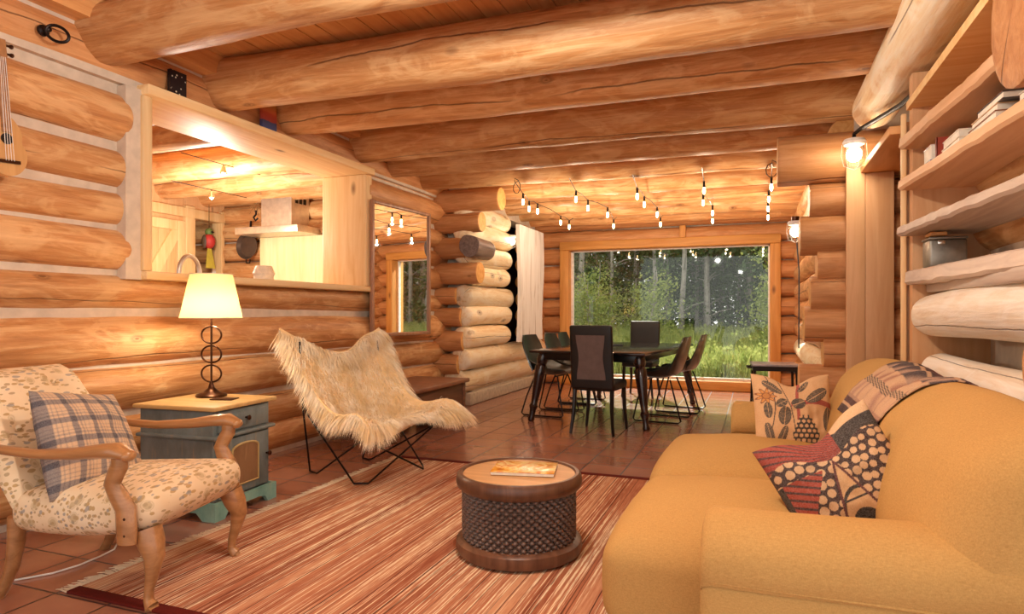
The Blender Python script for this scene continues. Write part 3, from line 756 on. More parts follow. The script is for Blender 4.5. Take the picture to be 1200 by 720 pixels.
# ================================================================== BUTTERFLY CHAIR
bc = thing('butterfly_chair', 'butterfly chair with shaggy cream sheepskin sling on thin dark metal rods', 'chair', (-2.50, 3.78, 0), radians(-17))
TB = {-1: Vector((-.45, -.32, .99)), 1: Vector((-.42, .44, .975))}; TF = {-1: Vector((.46, -.37, .53)), 1: Vector((.40, .42, .53))}
FT = {('f', -1): Vector((.26, -.27, .021)), ('f', 1): Vector((.26, .27, .021)), ('b', -1): Vector((-.27, -.25, .008)), ('b', 1): Vector((-.30, .23, .008))}
def leg_loop(foot, a, b):
    a, b = [Vector((t_.x * .86, t_.y * .88, t_.z - .09)) for t_ in (a, b)]
    d = (b - a); d.z = 0; d.normalize(); f1, f2 = foot - d * .045, foot + d * .045
    def knee(t_): return Vector((t_.x * .93 + .02, t_.y * 1.02, t_.z * .50)) if t_.z > .7 else Vector((t_.x * .86, t_.y * .98, t_.z * .72))
    ka, kb = knee(a), knee(b)
    q = MB(); q.tube([a, a.lerp(ka, .9), ka.lerp(f1, .08), ka.lerp(f1, .97), f1, f2, kb.lerp(f2, .97), kb.lerp(f2, .08), b.lerp(kb, .9), b], .0065, 8); return q
leg_loop(FT['f', -1], TB[-1], TF[1]).build('leg', 'iron', bc); leg_loop(FT['f', 1], TF[-1], TB[1]).build('leg', 'iron', bc)
leg_loop(FT['b', -1], TF[-1], TB[1] * .0 + TB[-1]).build('leg', 'iron', bc); leg_loop(FT['b', 1], TB[1], TF[1]).build('leg', 'iron', bc)
def sling(u, v):
    """u across (-1..1 side), v from back top (0) to front (1)"""
    a = 2 * u - 1
    L = TB[-1].lerp(TF[-1], v); R = TB[1].lerp(TF[1], v)
    L = L.copy(); R = R.copy()
    sag = sin(pi * v)
    L.z -= .27 * sag; R.z -= .27 * sag; L.y += .05 * sag; R.y -= .05 * sag
    L.x += -.03 * sag; R.x -= .03 * sag
    p = L.lerp(R, u)
    k = 1 - a * a
    p.z -= k * (.17 + .03 * sag) * (1 if v < .8 else 1.0)
    p.x += k * (.05 * (1 - v) - .03 * v)
    # paws: little overhang at each corner
    e = max(0, abs(a) - .55) / .45
    if v > .84: p.z -= ((v - .84) / .16) ** 2 * .11 * a * a
    if v > .6: p.x -= k * .07 * ((v - .6) / .4) ** 2
    if v < .3: p.z += .05 * (1 - v / .3) * exp(-((a - .6) / .28) ** 2); p.x -= .05 * (1 - v / .3) * abs(a)
    if v > .8: p.x += .035 * (v - .8) / .2 * abs(a) ** 1.5
    p.y += a * .05 * e
    return p
rnd = random.Random(7); mb = MB()
NU, NV = 26, 34
mb.sheet(sling, NU, NV, .012, 0)
def snorm(u, v):
    e = .01; a = sling(min(1, u + e), v) - sling(max(0, u - e), v); b = sling(u, min(1, v + e)) - sling(u, max(0, v - e))
    n = b.cross(a).normalized(); n = -n if n.z < 0 else n
    return n
def strand(p, n, drift, L, w):
    d = (n * .35 + drift).normalized(); side = d.cross(Vector((rnd.uniform(-1, 1), rnd.uniform(-1, 1), rnd.uniform(-1, 1)))).normalized() * w
    q1 = p + (n * .45 + drift * .5).normalized() * L * .35
    q2 = q1 + (n * .10 + drift + Vector((0, 0, -.15))).normalized() * L * .35
    q3 = q2 + (drift + Vector((0, 0, -.5)) + Vector((rnd.uniform(-.3, .3), rnd.uniform(-.3, .3), rnd.uniform(-.3, .2)))).normalized() * L * .35
    mb.add([p - side, p + side, q1 + side, q1 - side, q2 + side * .8, q2 - side * .8, q3], [(0, 1, 2, 3), (3, 2, 4, 5), (5, 4, 6)], 1)
for i in range(26000):
    u, v = rnd.random(), rnd.random()
    if i % 10 < 5:
        if rnd.random() < .55: u = rnd.choice((0, 1)) + 0.0; u = abs(u - abs(rnd.gauss(0, .02)))
        else: v = 1 - abs(rnd.gauss(0, .025)) if rnd.random() < .75 else abs(rnd.gauss(0, .02))
        u = min(1, max(0, u)); v = min(1, max(0, v))
    p = sling(u, v); n = snorm(u, v); a = 2 * u - 1
    e = max(0, (abs(a) - .8) / .2); ev = max(0, (v - .88) / .12); eb = max(0, (.1 - v) / .1)
    ev *= .55 + .45 * a * a
    fwd = (sling(u, min(1, v + .02)) - sling(u, max(0, v - .02))).normalized()
    drift = Vector((0, (1 if a > 0 else -1) * e * 1.1, -1.0 * max(e, ev))) + fwd * (.55 + ev * .5) + Vector((rnd.uniform(-.35, .35), rnd.uniform(-.35, .35), rnd.uniform(-.15, .15)))
    long = max(e, ev, eb * .8)
    strand(p + n * .004, n, drift, rnd.uniform(.04, .07) * (1 + 1.9 * long), .0019)
mb.build('sheepskin_sling', ['fleece_hide', 'wool'], bc)
# ================================================================== SOFA
sf = thing('sofa', 'deep mustard-yellow woven two-seat sofa with rolled arms facing the rug', 'sofa', (.15, 2.76, .0128))
def S(fn): return fn
X = lambda x: x - .15
Yl = lambda y: y - 2.76
mb = MB(); mb.rbox((X(.22), 0, .20), (1.02, 1.74, .24), .03, 2); mb.build('base', 'sofa', sf)
for (y0, y1) in ((1.86, 2.735), (2.77, 3.68)):
    ln = y1 - y0
    mb = MB(); mb.rbox((X(.02), Yl((y0 + y1) / 2), .275), (.90, ln, .29), .085, 6, 8, (.035, .0, .075)); mb.build('seat_cushion', 'sofa', sf)
# skirt front below the cushions
for (yc, s) in ((1.71, -1), (3.83, 1)):
    mb = MB()
    # profile in (y, z): English rolled arm
    prof = []
    for k in range(0, 21):
        a = pi * (1.15 - 1.30 * k / 20); prof.append((.135 * cos(a), .485 + .105 * sin(a)))
    prof = prof + [(.112, .455), (.112, .04), (-.112, .04), (-.112, .455)]
    n = len(prof); rings = []
    xs = [X(-.10) + .0] ; path = []
    for (x, k, dz) in [(-.115, .72, 0), (-.125, .86, 0), (-.118, .95, 0), (-.10, 1, 0), (.05, 1, 0), (.2, 1, .004), (.35, 1.0, .01), (.5, 1.02, .03), (.68, 1.02, .05)]:
        path.append((x, k, dz))
    vs = []; fs = []
    for (x, k, dz) in path:
        for (py, pz) in prof:
            zz = .3 + (pz - .3) * (k if pz > .3 else 1); yy = py * k
            vs.append((X(x), Yl(yc) + yy, zz + (dz if pz > .41 else 0)))
    for i in range(len(path) - 1):
        for j in range(n): fs.append((i * n + j, (i + 1) * n + j, (i + 1) * n + (j + 1) % n, i * n + (j + 1) % n))
    fs.append(tuple(range(n))); fs.append(tuple((len(path) - 1) * n + j for j in reversed(range(n))))
    mb.add(vs, fs); am = mb.build('arm', 'sofa', sf, angle=60)
    q = MB()
    for sy in (-1, 1):
        q.tube([(X(x), Yl(yc) + sy * .122, .448 + (.02 if x > .5 else 0)) for x in (-.1, .1, .3, .5, .66)], .0045, 6)
    q.build('piping', 'sofa', am)
# back frame and two plump back cushions
mb = MB(); mb.rbox((X(.61), 0, .42), (.17, 2.28, .68), .07, 4, 4, fn=lambda p: Vector((p.x + (p.z - .2) * .06, p.y, p.z))); mb.build('back_frame', 'sofa', sf)
def bcush(y0, y1, name='back_cushion'):
    ln = y1 - y0
    def lean(p):
        t_ = (p.z - .40) / .48; return Vector((p.x + .17 * t_, p.y, p.z))
    mb = MB(); mb.rbox((X(.44), Yl((y0 + y1) / 2), .625), (.26, ln, .43), .12, 7, 8, (.05, .0, .03), fn=lean); return mb.build(name, 'sofa', sf)
bcush(1.58, 2.74); bcush(2.75, 3.90)
for x in (-.02, .6):
    for y in (1.72, 3.82):
        q = MB(); q.lathe([(.02, 0 if x < 0 else -.0128), (.028, .05), (.028, .085)], 12, c=(X(x), Yl(y), 0)); q.build('leg', 'honey', sf)

# ---- cushions on the sofa
CR = C('#d9ab78'); BK = C('#2a1f1c'); RU = C('#a4402f'); MR = C('#5a1f22')
def ell(u, v, cx, cy, rx, ry, ang):
    x, y = u - cx, v - cy; ca, sa = cos(ang), sin(ang)
    return ((x * ca + y * sa) / rx) ** 2 + ((-x * sa + y * ca) / ry) ** 2, (x * ca + y * sa) / rx, (-x * sa + y * ca) / ry
LEAVES = [(.22, .83, .13, .06, -.5), (.78, .72, .17, .075, .45), (.14, .52, .05, .10, .1), (.31, .62, .085, .055, .6), (.34, .45, .08, .12, -.15), (.52, .62, .09, .085, .4), (.15, .22, .05, .15, .25), (.30, .18, .05, .15, -.35), (.90, .42, .06, .15, -.2), (.92, .15, .05, .12, .2), (.62, .9, .10, .045, .7)]
def leafy(u, v, s):
    for L in LEAVES:
        d, a, b = ell(u, v, *L)
        if d < 1:
            q, w_ = (a, b) if L[2] > L[3] else (b, a)
            if abs(w_) < .05: return CR
            if ((q * 6 + abs(w_) * 2.2) % 1) < .2 and d < .8: return C('#b08d63')
            return C('#41372f')
    # pine cone
    d, a, b = ell(u, v, .60, .24, .17, .22, 0)
    if d < 1 and abs(a) < 1 - max(0, b) * .6:
        r_ = (v * 17) % 1; k = (u * 15 + .5 * (int(v * 17) % 2)) % 1
        return CR if ((k - .5) ** 2 + (r_ - .45) ** 2) < .13 else BK
    d, a, b = ell(u, v, .13, .70, .12, .10, 0)
    if d < 1.25:
        pet = .75 + .25 * cos(9 * atan2(b, a)); r_ = sqrt(d)
        if r_ < .35: return C('#c07a2f')
        if abs(r_ - pet) < .10 or abs(r_ - .4) < .06: return C('#8a4a1f')
        if r_ < pet: return C('#d8923f')
    for k, (x0, c_) in enumerate(((.10, BK), (.36, BK), (.55, RU))):
        st = x0 + .12 * sin(v * 3.0 + k) + .3 * (v - .5) * (1 if k == 2 else .3)
        if abs(u - st) < (.02 if k == 2 else .006): return c_
    if abs(v - (.62 - .55 * (u - .45) ** 2 + .25 * (u - .5))) < .035 and u > .42: return RU
    return CR
rc = random.Random(2)
def dotc(u, v, sc, rad):
    gx, gy = u * sc, v * sc * 1.0; best = 9; bi = None
    for i in (-1, 0, 1):
        for j in (-1, 0, 1):
            cx_, cy_ = math.floor(gx) + i, math.floor(gy) + j
            h = (cx_ * 127.1 + cy_ * 311.7); ox, oy = (sin(h) * 43758.5) % 1, (sin(h * 1.7 + 3) * 24634.6) % 1
            dx, dy = gx - (cx_ + .5 + (ox - .5) * .35 + (.5 if cy_ % 2 else 0) - .25), gy - (cy_ + .5 + (oy - .5) * .3)
            q = sqrt(dx * dx + dy * dy) / (rad * (.85 + .3 * ox))
            if q < best: best = q
    return best < 1
def butterfly(u, v, s):
    # two dotted wings below, striped fins on the left and at the top, an eye between
    x, y = u - .5, v
    if u < .30 - .12 * sin(v * 7) * 1 and v < .62:
        q = (v * 15 + u * 9) % 1
        if (u - .03) ** 2 < .0009: return BK
        return C('#a23c28') if q > .33 else C('#3c1518')
    if v > .74 + .05 * sin(u * 9):
        if u > .62: return C('#d7b083') if (u + v) > 1.55 and v > .9 else C('#241a19')
        q = (atan2(v - .68, u - .75) * 11) % 1
        return C('#98301f') if q > .3 else C('#471519')
    # light wedge
    wedge = abs(x - .02) < (.62 - v) * .30
    if wedge:
        d, a, b = ell(u, v, .52, .13, .10, .10, 0)
        if d < 1: return C('#1f1817')
        if .30 < v < .32 or abs(sqrt(ell(u, v, .56, .13, .18, .26, 0)[0]) - 1) < .06: return BK
        return C('#d6ac7a')
    if abs(abs(x - .02) - (.62 - v) * .30) < .02: return MR
    return C('#d4ae82') if dotc(u, v, 11 if u < .5 else 13, .40) else C('#33171a')
def dent(dx, dd):
    def f(p, u, v):
        p = p.copy(); t_ = max(0, v - .5) * 2
        p.z -= dd * exp(-((u - .5) / .22) ** 2) * t_ ** 1.5
        return p
    return f
m1 = pillow_mesh(.37, .39, .16, 150, leafy, 11, .05, dent(0, .055)).build('leaf_print_cushion', 'print')
tag(m1, 'tan cushion printed with dark leaves at the far end of the sofa', 'cushion')
m1.matrix_world = Matrix.Translation((.17, 3.40, .61)) @ Matrix.Rotation(radians(14), 4, 'Z') @ Matrix.Rotation(radians(-16), 4, 'X')
m2 = pillow_mesh(.37, .37, .17, 180, butterfly, 5, .05, dent(0, .05)).build('dotted_print_cushion', 'print')
tag(m2, 'cushion printed with maroon dots and red striped fins beside the near sofa arm', 'cushion')
m2.matrix_world = Matrix.Translation((.24, 2.15, .595)) @ Matrix.Rotation(radians(-8), 4, 'Z') @ Matrix.Rotation(radians(-20), 4, 'X') @ Matrix.Rotation(radians(-32), 4, 'Y')

# ---- throw blanket over the back
def blanket_pat(u, v):
    # v: 0 at front hem, 1 behind
    def L(a, b, k): return tuple(a[i] + (b[i] - a[i]) * k for i in range(3)) + (1,)
    cr = C('#c9a17c')
    w_ = .5 + .5 * sin(u * 60) * .3
    if v < .10: return L(C('#2c1319'), C('#4a1c22'), (u * 20) % 1)
    if v < .13: return cr
    if v < .19: return C('#4a1a22')
    if v < .23: return L(cr, C('#7d4a48'), .5)
    if v < .42: return L(cr, C('#a87c66'), max(0, sin(u * 52)) ** 2)
    if v < .50: return C('#1d1516') if (int(u * 34) + int(v * 90)) % 2 else cr
    if v < .64: return L(cr, C('#9a6650'), max(0, sin(u * 46 + sin(v * 9))) ** 2)
    if v < .80: return L(C('#3d2a30'), C('#b08c74'), max(0, sin(u * 42)) ** 1.5)
    if v < .83: return cr
    if v < .90: return L(C('#3a1a22'), C('#5c1f20'), (v - .83) / .07)
    return L(C('#6d1714'), C('#9a2a1e'), .5 + .5 * sin(u * 60))
from mathutils.bvhtree import BVHTree
bpy.context.view_layer.update()
vv, ff = [], []
for ch in sf.children:
    if ch.name.startswith('back_'):
        b = len(vv); vv += [sf.matrix_world @ ch.matrix_local @ v.co for v in ch.data.vertices]; ff += [tuple(b + i for i in p.vertices) for p in ch.data.polygons]
bv = BVHTree.FromPolygons(vv, ff)
mb = MB(); cols = []; NUb, NVb = 70, 90
path = [(.28, .50), (.33, .60), (.39, .72), (.47, .83), (.56, .905), (.66, .895), (.76, .80), (.82, .62)]
cc = Vector((.56, 0, .60))
pts = []
for i in range(NUb + 1):
    for j in range(NVb + 1):
        u, v = i / NUb, j / NVb
        y = 2.42 + .76 * u + .03 * sin(v * 3) * (1 - u)
        ang = radians(162 - 104 * v)          # sweep round the back from the front to behind
        d = Vector((cos(ang), 0, sin(ang))); o_ = Vector((.56, y, .60)) + d * 1.0
        hit = bv.ray_cast(o_, -d)
        p = hit[0] if hit[0] else Vector((.56, y, .60)) + d * .3
        pts.append(p + d * (.008 + .004 * sin(u * 40 + 3 * sin(v * 5)) + .003 * noise.noise(Vector((u * 12, v * 9, 0)))))
        cols.append(blanket_pat(u, v))
w_ = NVb + 1
fs = [(i * w_ + j, i * w_ + j + 1, (i + 1) * w_ + j + 1, (i + 1) * w_ + j) for i in range(NUb) for j in range(NVb)]
mb.add(pts, fs); mb.col = cols
bl = mb.build('throw_blanket', 'print'); so = bl.modifiers.new('thick', 'SOLIDIFY'); so.thickness = .006; so.offset = 0
tag(bl, 'cream, maroon and grey striped woven throw draped over the sofa back', 'blanket')
# ================================================================== DINING SET
TA = radians(-7)
tb = thing('dining_table', 'dark wooden dining table with turned splayed legs in front of the picture window', 'table', (-1.42, 7.08, 0), TA)
TW, TL = 1.20, 2.10
mb = MB(); mb.rbox((0, 0, .712), (TW, TL, .03), .012, 2); mb.build('tabletop', 'table_top', tb)
mb = MB(); mb.box((-TW / 2 + .10, -TL / 2 + .10, .625), (TW / 2 - .10, TL / 2 - .10, .70), bev=.006); mb.build('apron', 'black', tb)
M['table_leg'] = plain('dark_turned_wood', '#2a1612', .25, coat=.3)
for sx in (-1, 1):
    for sy in (-1, 1):
        a = Vector((sx * .50, sy * .90, .69)); b = Vector((sx * .60, sy * 1.0, 0.0)); prof = [(0, .05), (.1, .06), (.16, .046), (.2, .06), (.32, .056), (.5, .046), (.66, .036), (.74, .032), (.78, .046), (.83, .032), (.93, .027), (.97, .036), (1, .028)]
        q = MB(); q.tube([a.lerp(b, f) for f, _r in prof], [r for _f, r in prof], 16); q.build('leg', 'table_leg', tb)
tag((lambda q: (q.rbox((0, 0, .006), (.16, .22, .012), .003, 1), q)[1])(MB()).build('tablet', 'black', None, loc=(-1.5, 7.3, .7275), rot=(0, 0, .2)), 'small flat dark tablet lying on the dining table top', 'tablet')

def upholstered(label, loc, rz):
    t = thing('high_back_chair', label, 'chair', loc, rz)      # faces local +y
    q = MB(); q.rbox((0, .0, .435), (.41, .44, .08), .03, 3, 3, (0, 0, .012)); q.build('seat', 'black_leather', t)
    def bk(p): return Vector((p.x, p.y - .10 * max(0, (p.z - .45)) ** 1.2, p.z))
    q = MB(); q.rbox((0, -.215, .70), (.40, .05, .58), .022, 3, 6, fn=bk); b_ = q.build('backrest', 'black_leather', t)
    q = MB()
    def pan(u, v):
        x = (u - .5) * .27 * (1 - .16 * sin(pi * v) ** 2 * (1 if True else 0)); z = .50 + .40 * v
        p = bk(Vector((-x, -.2425, z))); return p
    q.sheet(pan, 10, 12, .004); q.build('back_panel', 'grey_panel', b_)
    for sx in (-1, 1):
        for sy in (-1, 1):
            q = MB(); q.tube([(sx * .175, sy * .19, .41), (sx * .18, sy * (.20 if sy > 0 else .21), .2), (sx * .2, sy * (.20 if sy > 0 else .235), 0)], [.021, .018, .014], 8, flat=(1, 1)); q.build('leg', 'black', t)
    return t
near = upholstered('black high-backed chair with grey back panel at the near end of the dining table', (-1.355, 5.87, 0), radians(-5))
far = copy_thing(near, (-1.42, 8.55, 0), radians(176), 'black high-backed chair at the far table end, its back to the window')

M['shell'] = plain('grey_green_shell', '#2b312e', .3, coat=.2)
def shell_chair(label, loc, rz):
    t = thing('shell_chair', label, 'chair', loc, rz, 'bucket chairs at the dining table')     # faces local +x
    def sh(u, v):
        a = 2 * u - 1
        # centre profile back to front
        if v < .55:
            k = v / .55; x = -.27 + .10 * k ** 1.3; z = .86 - .36 * k ** .9
            if k > .8: q_ = (k - .8) / .2; z -= .03 * q_; x += .03 * q_ ** 2
        else:
            k = (v - .55) / .45; x = -.14 + .40 * k; z = .47 - .035 * sin(pi * min(1, k * 1.1)) - .02 * k * k
        w = .21 + .03 * sin(pi * v) - .05 * max(0, (.15 - v) / .15) ** 2 - .03 * max(0, (v - .85) / .15) ** 2
        curl = abs(a) ** 2.6
        if v < .55: return (x + curl * .085 * (.3 + v), a * w, z)
        return (x, a * w, z + curl * (.10 * (1 - k) + .035))
    q = MB(); q.sheet(sh, 16, 28, .012); q.build('shell', 'shell', t)
    for s in (-1, 1):
        q = MB(); q.tube([(.16, s * .14, .425), (.215, s * .2, .22), (.255, s * .22, .03), (.235, s * .22, .011), (.10, s * .22, .009), (-.20, s * .22, .009), (-.225, s * .22, .03), (-.17, s * .2, .22), (-.10, s * .14, .43)], .0085, 8); q.build('sled_leg', 'iron', t)
    q = MB(); q.tube([(.13, -.15, .425), (.13, .15, .425)], .008, 8); q.build('cross_bar', 'iron', t)
    return t
dvec = Vector((cos(TA), sin(TA), 0)); uvec = Vector((-sin(TA), cos(TA), 0)); tc = Vector((-1.42, 7.08, 0))
first = None
names = {(-1, 0): 'log-wall side of the table, nearest the camera', (-1, 1): 'log-wall side of the table, middle of three', (-1, 2): 'log-wall side of the table, closest to the window',
         (1, 0): 'right table side, closer to camera', (1, 1): 'right table side, closer to window'}
for sd, k, off, dist in ((-1, 0, -.50, .62), (-1, 1, .06, .62), (-1, 2, .58, .68), (1, 0, -.30, .58), (1, 1, .42, .60)):
    p = tc + dvec * sd * dist + uvec * off
    lab = 'grey-green bucket chair on black sled legs, ' + names[(sd, k)]
    if first is None: first = shell_chair(lab, p, TA + (0 if sd < 0 else pi)); o = first
    else: o = copy_thing(first, p, TA + (0 if sd < 0 else pi) + .05 * k, lab)

# side cart by the window
ct = thing('side_cart', 'small black cart with a pale grey top by the right end of the window', 'cart', (.17, 6.75, 0), radians(4))
mb = MB(); mb.rbox((0, 0, .60), (.42, .40, .02), .005, 1); mb.build('top', plain('pale_grey_top', '#a8a4aa', .25), ct)
mb = MB(); mb.box((-.205, -.19, .545), (.205, .19, .59)); mb.build('rim', 'black', ct, smooth=False)
mb = MB(); mb.box((-.19, -.18, .22), (.19, .18, .24)); mb.build('shelf', 'black', ct, smooth=False)
for sx in (-1, 1):
    for sy in (-1, 1):
        q = MB(); q.tube([(sx * .185, sy * .17, .56), (sx * .2, sy * .18, .0)], .012, 8); q.build('leg', 'black', ct)
mb = MB(); mb.tube([(-.2, -.1, .57), (-.245, -.1, .57), (-.245, .1, .57), (-.2, .1, .57)], .008, 8); mb.build('handle', 'iron', ct)

# live-edge slab leaning by the dining wall
def slabp(u, v, n):
    y = 7.95 + 1.0 * u + .06 * sin(v * 4 + u * 2) * (1 - u) * 1.0 - .03 * sin(v * 7) * u
    if u < .5: y += .1 * max(0, .35 - v) ** 1.3 * (1 - 2 * u)
    return (-2.92 + .02 * v + n, y, .715 + 1.555 * v)
mb = MB(); mb.sheet(lambda u, v: slabp(u, v, 0), 10, 40, .05)
def slab_mat():
    t = NT('bleached_slab'); o = t.obj(); g = t.noise(t.vmath('MULTIPLY', o, (3, 7, .9)), 1, 5, .6, 1.5); g2 = t.noise(t.vmath('MULTIPLY', o, (2, 3, 1)), 1, 2)
    c = t.ramp(g, [(.32, lin('#c4b8ae')), (.42, lin('#ece7e2')), (.7, lin('#faf8f5'))]); c = t.mix(t.ramp(g2, [(.55, (0, 0, 0, 1)), (.8, (.7, .7, .7, 1))]), c, lin('#cbbcae'))
    t.p(Base_Color=c, Roughness=.6); return t.m
M['slab'] = slab_mat()
tag(mb.build('wood_slab', 'slab'), 'tall bleached live-edge plank standing on the lower logs of the pale log wall', 'plank')

# bench by the log wall
bn = thing('bench', 'low dark wooden bench along the log wall below the mirror', 'bench', (-3.09, 5.35, 0))
mb = MB(); mb.rbox((0, 0, .405), (.64, 1.42, .04), .01, 2); mb.build('seat_board', plain('bench_top', '#8a5d42', .45, grain=.2, gscale=9), bn)
mb = MB(); mb.box((.22, -.66, .15), (.27, .66, .385), bev=.006); mb.build('front_board', 'dark_board', bn)
for y in (-.67, .64): q = MB(); q.box((-.28, y, 0), (.28, y + .05, .385), bev=.005); q.build('end_board', 'dark_board', bn)

# ================================================================== MIRROR
tt = NT('mirror_glass'); tt.p(Base_Color=(.93, .92, .9, 1), Metallic=1, Roughness=.015); M['mirror'] = tt.m
M['mframe'] = board_mat('mirror_frame', '#8f6148', '#b68a6b', 2, rough=.35, knots=0)
mr = thing('wall_mirror', 'tall wood-framed mirror hanging on the left log wall above the bench', 'mirror', (-3.41, 5.19, .87), radians(-5.2))
# local: x out of the wall, y along the wall, z up
MW, MH, fw = 1.0, 1.31, .035
sl = .12 / MW
mb = MB(); mb.box((.0, fw, fw), (.012, MW - fw, MH - fw)); mb.build('mirror_glass', 'mirror', mr, smooth=False)
for a, b in (((-.01, 0, 0), (.03, fw, MH)), ((-.01, MW - fw, 0), (.03, MW, MH)), ((-.01, fw, 0), (.03, MW - fw, fw)), ((-.01, fw, MH - fw), (.03, MW - fw, MH))):
    q = MB(); q.box(a, b, bev=.008); q.build('frame_rail', 'mframe', mr)

# ================================================================== WALL THINGS LEFT
uk = thing('hanging_ukulele', 'small natural-wood ukulele hanging on the left log wall', 'ukulele', (-3.36, 1.995, 1.90), 0); uk.rotation_euler = (radians(4), 0, 0)
out = []
for k in range(48):
    a = 2 * pi * k / 48; z = -cos(a); r = .098 if z < -.1 else .075
    r = .088 + .018 * -z - .018 * exp(-((z - .12) / .22) ** 2)
    out.append((r * sin(a), .145 * z))
mb = MB(); mb.prism(out, -.03, .03, 0); 
M['uke'] = board_mat('ukulele_top', '#c08e58', '#d5a66e', 2, rough=.25, knots=0, coat=.4)
mb.build('body', 'uke', uk, angle=30)
mb = MB(); mb.lathe([(.0, .0), (.026, 0), (.026, .003), (0, .003)], 24, mat=Matrix.Translation((.03, 0, .03)) @ Matrix.Rotation(pi / 2, 4, 'Y')); mb.build('sound_hole', 'black', uk)
mb = MB(); mb.box((.028, -.05, -.085), (.04, .05, -.07)); mb.build('bridge', 'bronze', uk)
mb = MB(); mb.box((.012, -.02, .06), (.042, .02, .40), bev=.004); mb.build('neck', 'honey', uk)
hd = MB(); hd.prism([(-.02, .40), (-.033, .42), (-.03, .50), (.03, .50), (.033, .42), (.02, .40)], .01, .026, 0); hh = hd.build('headstock', 'honey', uk)
for s in (-1, 1):
    for z in (.435, .475):
        q = MB(); q.tube([(.018, s * .028, z), (.018, s * .055, z)], .006, 8); q.ball((.018, s * .058, z), .011, 8); q.build('tuning_peg', 'bronze', hh)
for k in range(4):
    q = MB(); y = -.012 + .008 * k; q.tube([(.045, y * 1.5, -.075), (.045, y, .41)], .0012, 5); q.build('string', 'white', uk)
# iron ring on the plate log
rg = thing('hanging_iron_ring', 'dark iron tethering ring bolted to the log above the ukulele', 'ring', on_x(50, 36, -3.43))
mb = MB(); mb.lathe([(.03, 0), (.028, .012), (.016, .02), (.014, .05), (0, .055)], 14, mat=Matrix.Rotation(pi / 2, 4, 'Y')); mb.build('bolt', 'iron', rg)
mb = MB(); mb.tube([(.045 + .012 * sin(a), .045 + .058 * cos(a), -.005 + .036 * sin(a)) for a in [2 * pi * i / 28 for i in range(28)]], .008, 8, closed=True); mb.build('loop', 'iron', rg)
# two little books above the opening
def small_book(name, px, py, w, h, pat, label):
    p = on_x(px, py, -3.415); t_ = thing(name, label, 'book', (p.x, p.y, 2.478))
    q = MB(); q.box((-.013, 0, 0), (.013, w, h)); q.build('cover', pat, t_, smooth=False)
    q = MB(); q.box((-.010, .003, .004), (.010, w + .0015, h + .0015)); q.build('pages', 'paper', t_, smooth=False)
    return t_
def dots_mat():
    t = NT('night_cover'); o = t.obj(); v = t.voro(o, 34)
    t.p(Base_Color=t.ramp(v.outputs['Distance'], [(.16, lin('#e8dcc0')), (.22, lin('#16131a'))]), Roughness=.3); return t.m
def bands_mat():
    t = NT('banded_cover'); s = t.n('ShaderNodeSeparateXYZ'); t.l(t.obj(), s.inputs[0]); n = t.noise(t.obj(), 14, 2)
    t.p(Base_Color=t.ramp(t.math('ADD', t.math('MULTIPLY', s.outputs[2], 4.8), t.math('MULTIPLY', n, .12)), [(.0, lin('#3b4470')), (.33, lin('#414a78')), (.36, lin('#b8504a')), (.6, lin('#cc5a40')), (.68, lin('#d8764a')), (1, lin('#c9923f'))], 'LINEAR'), Roughness=.35); return t.m
small_book('dark_book', 198, 110, .12, .145, dots_mat(), 'small black book with pale dots standing on the opening frame')
small_book('red_book', 306, 145, .15, .20, bands_mat(), 'red, orange and blue banded booklet standing on the opening frame')

# ================================================================== SHELVES, RIGHT
SHY0, SHY1 = 2.36, 3.70
def shelf(z, xa, xb, th, m, label, grp='rough board shelves on the right wall', jag=.012, seed=0):
    mb = MB(); n = 40; vs = []; fs = []
    for i in range(n + 1):
        t_ = i / n; y = SHY1 + (SHY0 - SHY1) * t_
        e = jag * (noise.noise(Vector((t_ * 4, seed, 0))) * .6 + .45 * noise.noise(Vector((t_ * 19, seed, 3))))
        xf = xa + (xb - xa) * t_ + e; d = .35 * jag * noise.noise(Vector((t_ * 9, seed, 7)))
        vs += [(xf + .012, y, z + d), (xf, y, z + .012 + d), (xf + .004, y, z + th - .008), (xf + .016, y, z + th), (1.06, y, z + th), (1.06, y, z)]
    for i in range(n):
        for j in range(6): fs.append((i * 6 + j, i * 6 + (j + 1) % 6, (i + 1) * 6 + (j + 1) % 6, (i + 1) * 6 + j))
    fs += [tuple(range(6))[::-1], tuple(n * 6 + j for j in range(6))]
    mb.add(vs, fs); o = mb.build('wall_shelf', m, None, angle=30)
    return tag(o, label, 'shelf', grp)
shelf(1.92, .675, .765, .065, 'shelf', 'topmost rough plank shelf of the recess behind the sofa', seed=1)
shelf(1.715, .67, .775, .055, 'shelf', 'rough plank shelf carrying the row of books', seed=2)
shelf(1.485, .665, .77, .05, 'shelf_grey', 'greyish plank shelf above the metal tin', seed=3, jag=.02)
shelf(1.24, .70, .80, .07, 'shelf_grey', 'lowest grey hewn plank shelf, under the metal tin', seed=4, jag=.02)
mb = MB(); mb.box((.79, 2.36, 1.20), (1.0, 3.69, 1.252), bev=.01); struct('trim_6', mb, 'shelf_grey')
